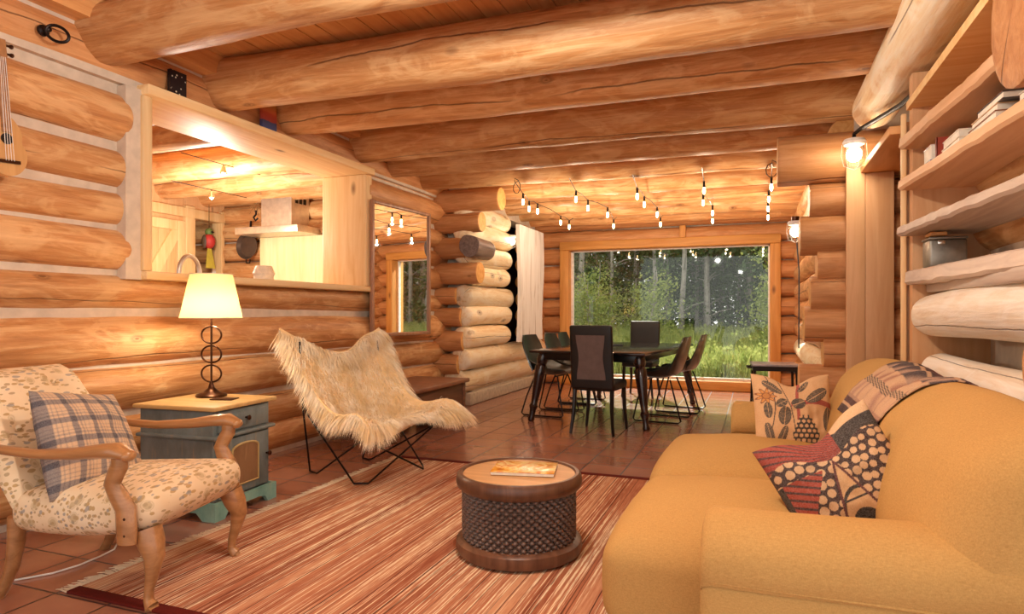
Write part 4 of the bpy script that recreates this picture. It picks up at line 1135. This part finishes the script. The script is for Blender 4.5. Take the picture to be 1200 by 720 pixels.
# books on the second shelf
zb = 1.7725
def book(label, y0, L, x0, dep, z0, th, col, lean=0, upright=False, name='book'):
    t_ = thing(name, label, 'book', (x0, y0, z0), 0, 'books on the plank shelf')
    cm = plain('cover_' + col.strip('#'), col, .45)
    q = MB()
    if upright:
        q.box((0, 0, 0), (dep, .004, L)); q.box((0, th - .004, 0), (dep, th, L)); q.box((0, 0, 0), (.004, th, L)); q.build('cover', cm, t_, smooth=False)
        q = MB(); q.box((.004, .004, .003), (dep - .003, th - .004, L - .003)); q.build('pages', 'paper', t_, smooth=False); t_.rotation_euler = (lean, 0, 0)
    else:
        q.box((0, 0, 0), (dep, L, .004)); q.box((0, 0, th - .004), (dep, L, th)); q.box((dep - .004, 0, 0), (dep, L, th)); q.build('cover', cm, t_, smooth=False)
        q = MB(); q.box((.003, .003, .004), (dep - .004, L - .003, th - .004)); q.build('pages', 'paper', t_, smooth=False)
book('blue book lying flat at the window end of the book shelf', 3.38, .15, .74, .13, zb, .022, '#3d4c86')
book('white book lying on the blue book at the shelf end', 3.39, .14, .745, .12, zb + .0225, .07, '#e6dcd4')
book('red book standing upright beside the white book', .0 + 3.335, .11, .755, .10, zb, .022, '#a5402c', upright=True)
book('cream paperback lying flat in the middle of the shelf, lower of two', 3.03, .25, .76, .16, zb, .035, '#dccab0')
book('pale paperback stacked on the cream one on the shelf', 3.05, .23, .765, .15, zb + .0355, .035, '#efe4d0')
book('brown book at the bottom of the taller stack on the shelf', 2.66, .30, .775, .18, zb, .03, '#8a5a3c')
book('tan book in the middle of the taller stack on the shelf', 2.68, .28, .785, .17, zb + .0305, .03, '#c9a57c')
book('dark grey book topmost of the taller stack on the shelf', 2.64, .27, .79, .17, zb + .061, .028, '#4c423e')
book('grey book lying under another beside the log end', 2.42, .2, .82, .17, zb, .03, '#8d827a')
book('silver-white book lying on the grey one beside the log end', 2.41, .2, .825, .17, zb + .0305, .03, '#cfc8bf')
# tin and wood block
tn = thing('metal_tin', 'weathered grey metal tin box standing on the lowest plank shelf', 'tin', (.835, 3.55, 1.3125))
M['tin'] = plain('worn_tin', '#8e867a', .35, .7, grain=.3, gscale=12)
mb = MB(); mb.rbox((0, 0, .065), (.15, .14, .13), .01, 2); mb.build('body', 'tin', tn)
mb = MB(); mb.rbox((0, 0, .136), (.155, .145, .012), .004, 1); mb.build('lid', 'tin', tn)
mb = MB(); mb.rbox((-.03, -.0775, .115), (.03, .008, .02), .003, 1); mb.build('latch', 'chrome', tn)
mb = MB(); mb.rbox((0, 0, .013), (.07, .11, .02), .008, 2); tag(mb.build('wood_offcut', 'board_y', None, loc=(.80, 3.545, 1.457)), 'small piece of split wood lying on the metal tin', 'wood')

# lamp cord on the tiles behind the armchair
q = MB(); q.tube([on_z(2, 683, .006), on_z(30, 678, .006), on_z(62, 672, .006), on_z(92, 663, .006), on_z(118, 652, .006), on_z(134, 644, .006), on_z(139, 634, .006)], .004, 6)
tag(q.build('power_cord', 'white'), 'thin white cord lying on the tiles under the armchair', 'cord')
# ================================================================== STRING LIGHTS
M['bulb'] = emis('glowing_bulb', '#ffcf8a', 14); M['lamp_glow'] = emis('lamp_glow', '#ffe9c8', 9)
tt = NT('clear_glass'); tt.p(Base_Color=(1, 1, 1, 1), Roughness=.02, Transmission_Weight=1, IOR=1.2, Alpha=.35); M['clear'] = tt.m
STR = [('leftmost', [(613, 238), (620, 246), (630, 249), (657, 262), (667, 267)]), ('second from the log wall', [(675, 235), (689, 245), (712, 253), (719, 266)]),
       ('middle', [(746.7, 231.7), (755, 241), (770, 252.7), (774, 264)]), ('second from the cart side', [(825, 225), (824, 239), (835, 251), (835, 260)]), ('rightmost', [(904, 221), (901, 235), (900, 246), (900, 256)])]
ZB = 2.24
for nm, pts in STR:
    ps = [on_z(x, y, ZB) for x, y in pts]
    ps = [p for p in ps if p.y < 9.3]
    c0 = ps[0].copy(); c0.z = 2.3
    s = thing('string_light', 'string of small glowing bulbs above the dining table, %s of five' % nm, 'string light', c0, 0, 'string lights over the dining table')
    path = []
    for i, p in enumerate(ps):
        path.append(p + Vector((0, 0, .095)) - c0)
        if i < len(ps) - 1:
            q = p.lerp(ps[i + 1], .5); path.append(q + Vector((0, 0, .11)) - c0)
    path = [path[0] + Vector((0, -.25, .08))] + path + [path[-1] + Vector((0, .2, .06))]
    if nm in ('leftmost', 'rightmost'):
        lp_ = [path[0] + Vector((.05 * sin(a) , .02 * a, -.04 + .07 * cos(a))) for a in [i * .7 for i in range(0, 10)]]
        path = lp_[::-1] + path
    q = MB(); q.tube(path, .004, 6); q.build('cord', 'black', s)
    for p in ps:
        r = p - c0
        q = MB(); q.tube([r + Vector((0, 0, .10)), r + Vector((0, 0, .04))], [.010, .012], 10); so_ = q.build('socket', 'black', s)
        q = MB(); q.lathe([(.010, .045), (.013, .025), (.015, .008), (.012, -.012), (.005, -.022), (0, -.023)], 14, c=r); q.build('bulb', 'bulb', s)
        LIGHTS.append((p + Vector((0, 0, -.045)), BULBW, .012, (1, .82, .6)))
# caged lamps
def caged(px, py, y, sc, label, watts, up=True):
    p = on_y(px, py, y); t = thing('caged_lamp', label, 'lamp', p, 0, 'caged glass wall lamps')
    q = MB(); q.lathe([(.05 * sc, .075 * sc), (.058 * sc, .06 * sc), (.05 * sc, .045 * sc), (.03 * sc, .045 * sc)], 20); q.build('collar', 'white', t)
    q = MB(); q.lathe([(.045 * sc, .05 * sc), (.055 * sc, .0), (.05 * sc, -.05 * sc), (.03 * sc, -.075 * sc), (0, -.08 * sc)], 20); q.build('glass_globe', 'clear', t)
    q = MB(); q.ball((0, 0, -.005 * sc), (.04 * sc, .04 * sc, .042 * sc), 14); q.build('bulb', 'lamp_glow', t)
    q = MB()
    for k in range(6):
        a = pi / 3 * k; q.tube([(.058 * sc * cos(a), .058 * sc * sin(a), .05 * sc), (.062 * sc * cos(a), .062 * sc * sin(a), -.01 * sc), (.05 * sc * cos(a), .05 * sc * sin(a), -.065 * sc), (0, 0, -.088 * sc)], .0013, 5)
    q.build('cage', 'white', t)
    LIGHTS.append((p, watts, .05 * sc, (1, .82, .58)))
    return t, p
cl, p = caged(1001, 180, 4.60, 1.2, 'glowing caged glass lamp hanging from a bar standing for beam shade above the doorway', 22)
q = MB(); q.tube([(0, 0, .085), (0, 0, .125), (.03, -.08, .135), (.17, -.45, .15), (.235, -.74, .16)], [.012, .012, .014, .014, .02], 8); q.build('shade_or_bracket_arm', 'iron', cl)  # dark arm stands where the beam's shadow lies, shade made into a shape
cl2, p2 = caged(932, 271, 5.35, 1.0, 'smaller caged glass lamp beside the log ends right of the window', 3)
q = MB(); q.tube([(0, 0, .07), (0, 0, .11)], .03, 10); q.build('cap', 'bronze', cl2)
q = MB(); q.tube([(.0, .05, .10), (.03, .06, -.3), (.028, .06, -.9)], .005, 6); q.build('cord', 'black', cl2)
cl3, p3 = caged(600, 283, 8.0, 1.1, 'bright caged lamp on the pale log wall above the dining chairs', 26)
q = MB(); q.tube([(0, 0, .07), (-.10, 0, .10), (-.16, 0, .10)], .012, 8); q.build('shade_or_bracket_arm', 'iron', cl3)

# ================================================================== KITCHEN
hd = thing('range_hood', 'stainless steel range hood in the kitchen seen through the opening', 'range hood', (-5.56, 6.45, 2.07))
mb = MB(); mb.rbox((0, 0, .045), (.95, .50, .085), .004, 1); mb.build('canopy', 'steel', hd)
mb = MB(); mb.box((-.17, -.13, .088), (.29, .2, .52)); ch = mb.build('chimney', 'steel', hd, smooth=False)
for k in range(3): q = MB(); q.box((.29, -.06 + .075 * k, .38), (.294, -.01 + .075 * k, .45)); q.build('vent_slot', 'black', ch, smooth=False)
mb = MB(); mb.box((-6.0, 6.595, .9), (-4.7, 6.615, 2.07)); tag(mb.build('splashback', 'splash', smooth=False), 'pale honey splashback panel below the range hood', 'panel')
mb = MB(); mb.box((-6.55, 5.95, 0), (-4.4, 6.59, .86)); kc = thing('kitchen_counter', 'pale kitchen counter under the range hood', 'counter', (0, 0, 0)); mb.build('cabinet_body', 'board_x', kc, smooth=False)
mb = MB(); mb.box((-6.55, 5.90, .861), (-4.38, 6.59, .90), bev=.005); mb.build('worktop', 'honey', kc)
mb = MB(); mb.box((-4.5, 2.2, 0), (-3.98, 5.5, .86)); kc2 = thing('sink_counter', 'kitchen sink counter behind the log wall opening', 'counter', (0, 0, 0)); mb.build('cabinet_body', 'board_y', kc2, smooth=False)
mb = MB(); mb.box((-4.52, 2.2, .861), (-3.96, 5.5, .90), bev=.005); mb.build('worktop', 'honey', kc2)
fp = on_x(222, 330, -4.15)
fa = thing('faucet', 'arched chrome kitchen faucet rising behind the opening sill', 'faucet', (fp.x, fp.y, .90))
arc = [(0, -.10, .0), (0, -.10, .50)] + [(0, -.10 * cos(pi * k / 12), .50 + .15 * sin(pi * k / 12)) for k in range(1, 13)] + [(0, .10, .44)]
mb = MB(); mb.tube(arc, .018, 10); mb.build('spout', 'steel', fa)
mb = MB(); mb.lathe([(.03, 0), (.03, .02), (.02, .03), (.018, .1), (0, .1)], 16, c=(0, -.1, 0)); mb.build('base', 'chrome', fa)
mb = MB(); mb.tube([(0, -.1, .07), (.0, -.17, .10)], .007, 8); mb.build('lever', 'chrome', fa)
kp = on_x(309, 332, -4.2)
cr = thing('ceramic_crock', 'cream ceramic crock with crumpled top standing behind the opening sill', 'crock', (kp.x, kp.y, .90))
mb = MB(); mb.lathe([(.07, 0), (.085, .03), (.09, .40), (.085, .55), (.075, .55), (.07, .06), (0, .05)], 24); mb.build('body', 'cream', cr)
mb = MB(); mb.lathe([(.078, .52), (.1, .56), (.07, .63), (.085, .60)], 9, caps=False); mb.build('paper_collar', 'paper', cr)
pp = on_y(292, 289, 6.60)
pn = thing('hanging_frying_pan', 'black cast-iron frying pan hanging on the kitchen log wall', 'pan', (pp.x, pp.y, pp.z))
MX = Matrix.Rotation(pi / 2, 4, 'X')
mb = MB(); mb.lathe([(.0, .0), (.14, 0), (.172, .05), (.165, .05), (.135, .008), (0, .008)], 36, mat=MX); mb.build('pan_body', plain('cast_iron', '#54453c', .35, .4), pn)
mb = MB(); mb.tube([(-.03, -.02, -.17), (-.03, -.02, -.215), (.03, -.02, -.215), (.03, -.02, -.17)], .008, 8); mb.build('helper_handle', 'iron', pn)
mb = MB(); mb.tube([(.03, -.02, .16), (.05, -.02, .33)], .014, 8, flat=(1.4, .7)); mb.build('handle', 'iron', pn)
sp = on_y(300, 238, 6.55); st = thing('starburst_ornament', 'woven straw starburst ornament on the kitchen wall beside the hood', 'ornament', sp)
mb = MB(); mb.ball((0, 0, 0), (.03, .015, .03), 10)
mb.build('centre', 'honey', st)
for k in range(14):
    a = 2 * pi * k / 14; L = .17 if k % 2 else .12; q = MB(); q.tube([(0.02 * cos(a), 0, .02 * sin(a)), (L * cos(a), 0, L * sin(a))], .005, 5); q.build('ray', 'honey', st)
hk = on_y(300, 258, 6.3); mb = MB(); mb.tube([(0, 0, .12), (.0, 0, .07), (-.02, -.02, .03), (.01, -.02, -.01), (.04, -.01, .02)], .012, 8); tag(mb.build('iron_hook', 'iron', None, loc=hk), 'black iron hook above the range hood edge', 'hook')
# barn door of the kitchen
bd = thing('barn_door', 'pine barn door with diagonal brace at the far side of the kitchen', 'door', (XK + .03, 5.28, 0))
mb = MB()
for k in range(6): mb.box((-.02, .122 * k + .002, .05), (.005, .122 * k + .12, 2.24), bev=.003)
mb.build('plank_panel', 'board_z', bd)
for a, b in (((.006, 0, .05), (.04, .11, 2.24)), ((.006, .62, .05), (.04, .73, 2.24)), ((.006, .11, 2.12), (.04, .62, 2.24)), ((.006, .11, 1.2), (.04, .62, 1.32))):
    q = MB(); q.box(a, b, bev=.005); q.build('batten', 'frame_z', bd)
mb = MB(); mb.prism([(.11, 1.33), (.21, 1.33), (.62, 2.01), (.62, 2.12), (.53, 2.12), (.11, 1.45)], .006, .036, 0); mb.build('brace', 'frame_z', bd)
# bird ornament and picture in the far opening
bp = on_x(245, 283, XK + .1)
bi = thing('bird_ornament', 'hanging red-breasted green bird ornament in the kitchen opening', 'ornament', bp)
mb = MB(); mb.ball((0, 0, 0), (.075, .075, .10), 16); mb.build('body', plain('red_feather', '#b0302c', .6), bi)
mb = MB(); mb.ball((0, .0, .12), (.05, .05, .05), 14); hd_ = mb.build('head', plain('green_feather', '#5a7038', .6), bi)
mb = MB(); mb.tube([(.04, 0, .12), (.085, 0, .11)], [.016, .003], 8); mb.build('beak', 'black', hd_)
mb = MB(); mb.sheet(lambda u, v: ((v * .02), (u - .5) * (.05 + .10 * v), -.07 - .28 * v), 4, 6, .01); mb.build('tail', plain('yellow_feather', '#b5a53e', .6), bi)
for s in (-1, 1): q = MB(); q.ball((-.01, s * .07, -.01), (.04, .02, .09), 12); q.build('wing', plain('dark_feather', '#4d3b2c', .6), bi)
mb = MB(); mb.tube([(0, 0, .16), (0, 0, .5)], .003, 5); mb.build('cord', 'black', bi)
ip = on_x(258, 318, XK - .04)
def pic():
    t = NT('speckled_print'); v = t.voro(t.obj(), 16); t.p(Base_Color=t.ramp(v.outputs['Distance'], [(.2, lin('#3b6b58')), (.32, lin('#e9eef0'))]), Roughness=.4); return t.m
pf = thing('small_picture', 'small white speckled picture standing in the far kitchen opening', 'picture', (XK - .05, ip.y, 1.452))
mb = MB(); mb.box((-.015, -.12, 0), (.0, .12, .24)); mb.build('frame', 'white', pf, smooth=False)
mb = MB(); mb.box((.0, -.10, .03), (.004, .10, .21)); mb.build('print', pic(), pf, smooth=False)
# kitchen spotlights on a wire
for i, (x, y, X_) in enumerate(((262, 203, -4.9), (248, 232, -5.4), (348, 221, -5.2))):
    p = on_x(x, y, X_)
    k = thing('spotlight', 'small kitchen spotlight on a wire, %s' % ('brightest one, nearest the opening', 'behind the brightest one', 'in front of the range hood')[i], 'spotlight', p, 0, 'kitchen wire spotlights')
    q = MB(); q.lathe([(.012, .07), (.02, .05), (.035, .0), (.03, .0)], 16); q.build('shade', 'chrome', k)
    q = MB(); q.ball((0, 0, .005), .022, 10); q.build('bulb', 'lamp_glow', k)
    q = MB(); q.tube([(0, -.5, .085), (0, .5, .085)], .004, 5); q.build('wire', 'iron', k)
    q = MB(); q.tube([(0, 0, .085), (0, 0, .06)], .005, 6); q.build('stem', 'iron', k)
    LIGHTS.append((p + Vector((0, 0, -.04)), KITW, .04, (1, .85, .62)))

# ================================================================== OUTSIDE
rnd = random.Random(11)
def leafmat(n, a, b):
    t = NT(n); oi = t.n('ShaderNodeObjectInfo'); o = t.obj(); c = t.ramp(t.noise(o, 3, 3), [(.3, lin(a)), (.7, lin(b))])
    tl = t.n('ShaderNodeBsdfTranslucent'); t.l(c, tl.inputs[0]); mx = t.n('ShaderNodeMixShader'); mx.inputs[0].default_value = .35
    t.p(Base_Color=c, Roughness=.55); t.l(t.b.outputs[0], mx.inputs[1]); t.l(tl.outputs[0], mx.inputs[2]); t.l(mx.outputs[0], t.out.inputs[0]); return t.m
M['leaf'] = leafmat('aspen_leaf', '#4a5f36', '#7d9356'); M['leaf2'] = leafmat('sapling_leaf', '#7f9447', '#b5bd6c'); M['grassm'] = leafmat('meadow_grass', '#76883f', '#b6bb74')
M['needle'] = leafmat('dark_leaf', '#3c5230', '#6c8450')
M['bark'] = plain('grey_bark', '#a39d92', .9, grain=.3, gscale=8); M['soil'] = plain('meadow_soil', '#4d5230', .95, grain=.3, gscale=3)
mb = MB(); mb.sheet(lambda u, v: (-45 + 110 * u, 9.85 + 50 * v, -.15 + .05 * noise.noise(Vector((u * 30, v * 30, 0)))), 40, 40); tag(mb.build('meadow_ground', 'soil'), kind='structure')
mb = MB()
for i in range(60000):
    y = 10.2 + 16 * rnd.random() ** 1.6; xc = -.30 * (y - 9.6) * .5 - 1.2; x = -y * .5 + rnd.random() * (y * 1.25)
    h = rnd.uniform(.35, 1.0) * (1.0 if y > 12 else .8); w = rnd.uniform(.006, .014) * (1 + (y - 10) * .06); a = rnd.uniform(0, pi); lx, ly = rnd.uniform(-.25, .25) * h, rnd.uniform(-.25, .25) * h
    dx, dy = cos(a) * w, sin(a) * w
    mb.add([(x - dx, y - dy, -.15), (x + dx, y + dy, -.15), (x + lx * .4 + dx * .8, y + ly * .4 + dy * .8, -.15 + h * .6), (x + lx * .4 - dx * .8, y + ly * .4 - dy * .8, -.15 + h * .6), (x + lx, y + ly, -.15 + h)], [(0, 1, 2, 3), (3, 2, 4)])
    if i % 5 == 0:
        for _ in range(3):
            c_ = Vector((x + lx * .8 + rnd.uniform(-.05, .05), y + ly * .8, -.15 + h * rnd.uniform(.6, 1))); e = w * 2.2
            mb.add([c_ + Vector((-e, 0, 0)), c_ + Vector((0, e * .4, -e)), c_ + Vector((e, 0, 0)), c_ + Vector((0, -e * .4, e))], [(0, 1, 2, 3)])
tag(mb.build('meadow_grass', 'grassm', smooth=False), 'tall green meadow grass and weeds outside the picture window', 'grass', kind='stuff')
def tree(kind, h, seed):
    r = random.Random(seed); t = thing('aspen_tree' if kind < 2 else 'leafy_sapling', 'tree', 'tree')
    q = MB(); pts = []; bx, by = r.uniform(-.3, .3), r.uniform(-.3, .3)
    for k in range(9): f = k / 8; pts.append((bx * f * f + .06 * r.uniform(-1, 1) * (k > 0), by * f * f, h * f))
    R0 = (.085, .12, .035)[kind]
    q.tube(pts, [R0 * (1 - .75 * k / 8) for k in range(9)], 7)
    for k in range(14):
        f = r.uniform(.18, .9); a = r.uniform(0, 2 * pi); p = Vector(pts[int(f * 8)]); L = r.uniform(.5, 1.2) * (1.2 - f) * (1 if kind < 2 else .5)
        q.tube([p, p + Vector((cos(a) * L * .5, sin(a) * L * .5, L * .25)), p + Vector((cos(a) * L, sin(a) * L, L * .35))], [R0 * .3, R0 * .2, R0 * .08], 4)
    q.build('trunk', 'bark', t)
    q = MB()
    def leaf(c, s):
        n = Vector((r.gauss(0, 1), r.gauss(0, 1), r.gauss(0, 1))).normalized(); x = n.orthogonal().normalized() * s; y = n.cross(x).normalized() * s * .7
        q.add([c - x, c + y, c + x, c - y], [(0, 1, 2, 3)])
    nb = (40, 46, 26)[kind]
    for k in range(nb):
        f = r.uniform(.2, 1.0) ; p = Vector(pts[min(8, int(f * 8))]); a = r.uniform(0, 2 * pi); sp = (1.15, 1.35, .5)[kind] * (1.15 - f * .6)
        c = p + Vector((cos(a), sin(a), 0)) * sp * sqrt(r.random()) + Vector((0, 0, r.uniform(-.3, .3)))
        for _ in range((55, 55, 50)[kind]): leaf(c + Vector((r.gauss(0, .27), r.gauss(0, .27), r.gauss(0, .2))) * (1 if kind < 2 else .6), r.uniform(.03, .065) * (1, 1.7, .7)[kind])
    q.build('foliage', ('leaf', 'needle', 'leaf2')[kind], t, smooth=False)
    return t
protos = [tree(0, 8.5, 1), tree(0, 9.5, 2), tree(1, 9.0, 3), tree(1, 10, 4), tree(2, 2.6, 5), tree(2, 2.1, 6)]
used = [False] * 6
LB = ['grey-trunked aspen in the dense wood beyond the meadow outside the window', 'dark-leaved tree in the dense wood beyond the meadow outside the window', 'pale green young sapling at the edge of the meadow outside the window']
GR = ['aspens in the wood outside', 'dark trees in the wood outside', 'saplings at the meadow edge']
def plant(k, x, y):
    kd = k // 2; rz = rnd.uniform(0, 6.28)
    if not used[k]: o = protos[k]; used[k] = True; o.location = (x, y, -.15); o.rotation_euler = (0, 0, rz)
    else: o = copy_thing(protos[k], (x, y, -.15), rz)
    o['label'] = LB[kd]; o['group'] = GR[kd]; s = rnd.uniform(.85, 1.2); o.scale = (s, s, s)
for row, (y, n) in enumerate(((21, 26), (24, 32), (27.5, 38), (31.5, 44), (36, 50), (41, 44))):
    for i in range(n):
        f = (i + rnd.uniform(.1, .9)) / n; yy = y + rnd.uniform(-1.3, 1.3)
        x = yy * (-.40 + 1.15 * f)
        plant(rnd.choice((0, 1, 0, 1, 2, 3) if row < 2 else (0, 1, 2, 3, 2, 3)), x, yy)
for i in range(14):
    yy = rnd.uniform(14.5, 20.5); f = rnd.random() ** 2.0; plant(4 + i % 2, yy * (-.31 + .35 * f), yy)
# ================================================================== LIGHT, CAMERA
w = bpy.data.worlds.new('sky'); SC.world = w; w.use_nodes = True
bg = w.node_tree.nodes['Background']; bg.inputs[0].default_value = (1, .955, .9, 1); bg.inputs[1].default_value = 1.1
def sun(e, rx, rz, col, ang=2):
    l = bpy.data.lights.new('sun', 'SUN'); l.energy = e; l.angle = radians(ang); l.color = col
    o = bpy.data.objects.new('sun', l); COL.objects.link(o); o.rotation_euler = (radians(rx), 0, radians(rz))
sun(8, 52, 200, (1, .95, .82))
def point(loc, e, r=.05, col=(1, .78, .5), name='lamp_or_fill_light'):
    l = bpy.data.lights.new(name, 'POINT'); l.energy = e; l.shadow_soft_size = r; l.color = col
    o = bpy.data.objects.new(name, l); COL.objects.link(o); o.location = loc; return o
for a in LIGHTS: point(*a)
cam = bpy.data.cameras.new('camera'); co = bpy.data.objects.new('camera', cam); COL.objects.link(co)
cam.sensor_width = 36; cam.lens = 36 * F / 1200; cam.shift_y = (HY - 360) / 1200; cam.clip_start = .05; cam.clip_end = 300
co.location = (0, 0, EYE); co.rotation_euler = (pi / 2, 0, TH)
SC.camera = co
vs = SC.view_settings; vs.view_transform = 'Standard'; vs.look = 'None'; vs.gamma = 1; vs.use_curve_mapping = False; vs.exposure = EXPO
SC.cycles.use_denoising = True; SC.cycles.max_bounces = 8; SC.cycles.diffuse_bounces = 4; SC.cycles.transparent_max_bounces = 16
SC.cycles.sample_clamp_indirect = 8
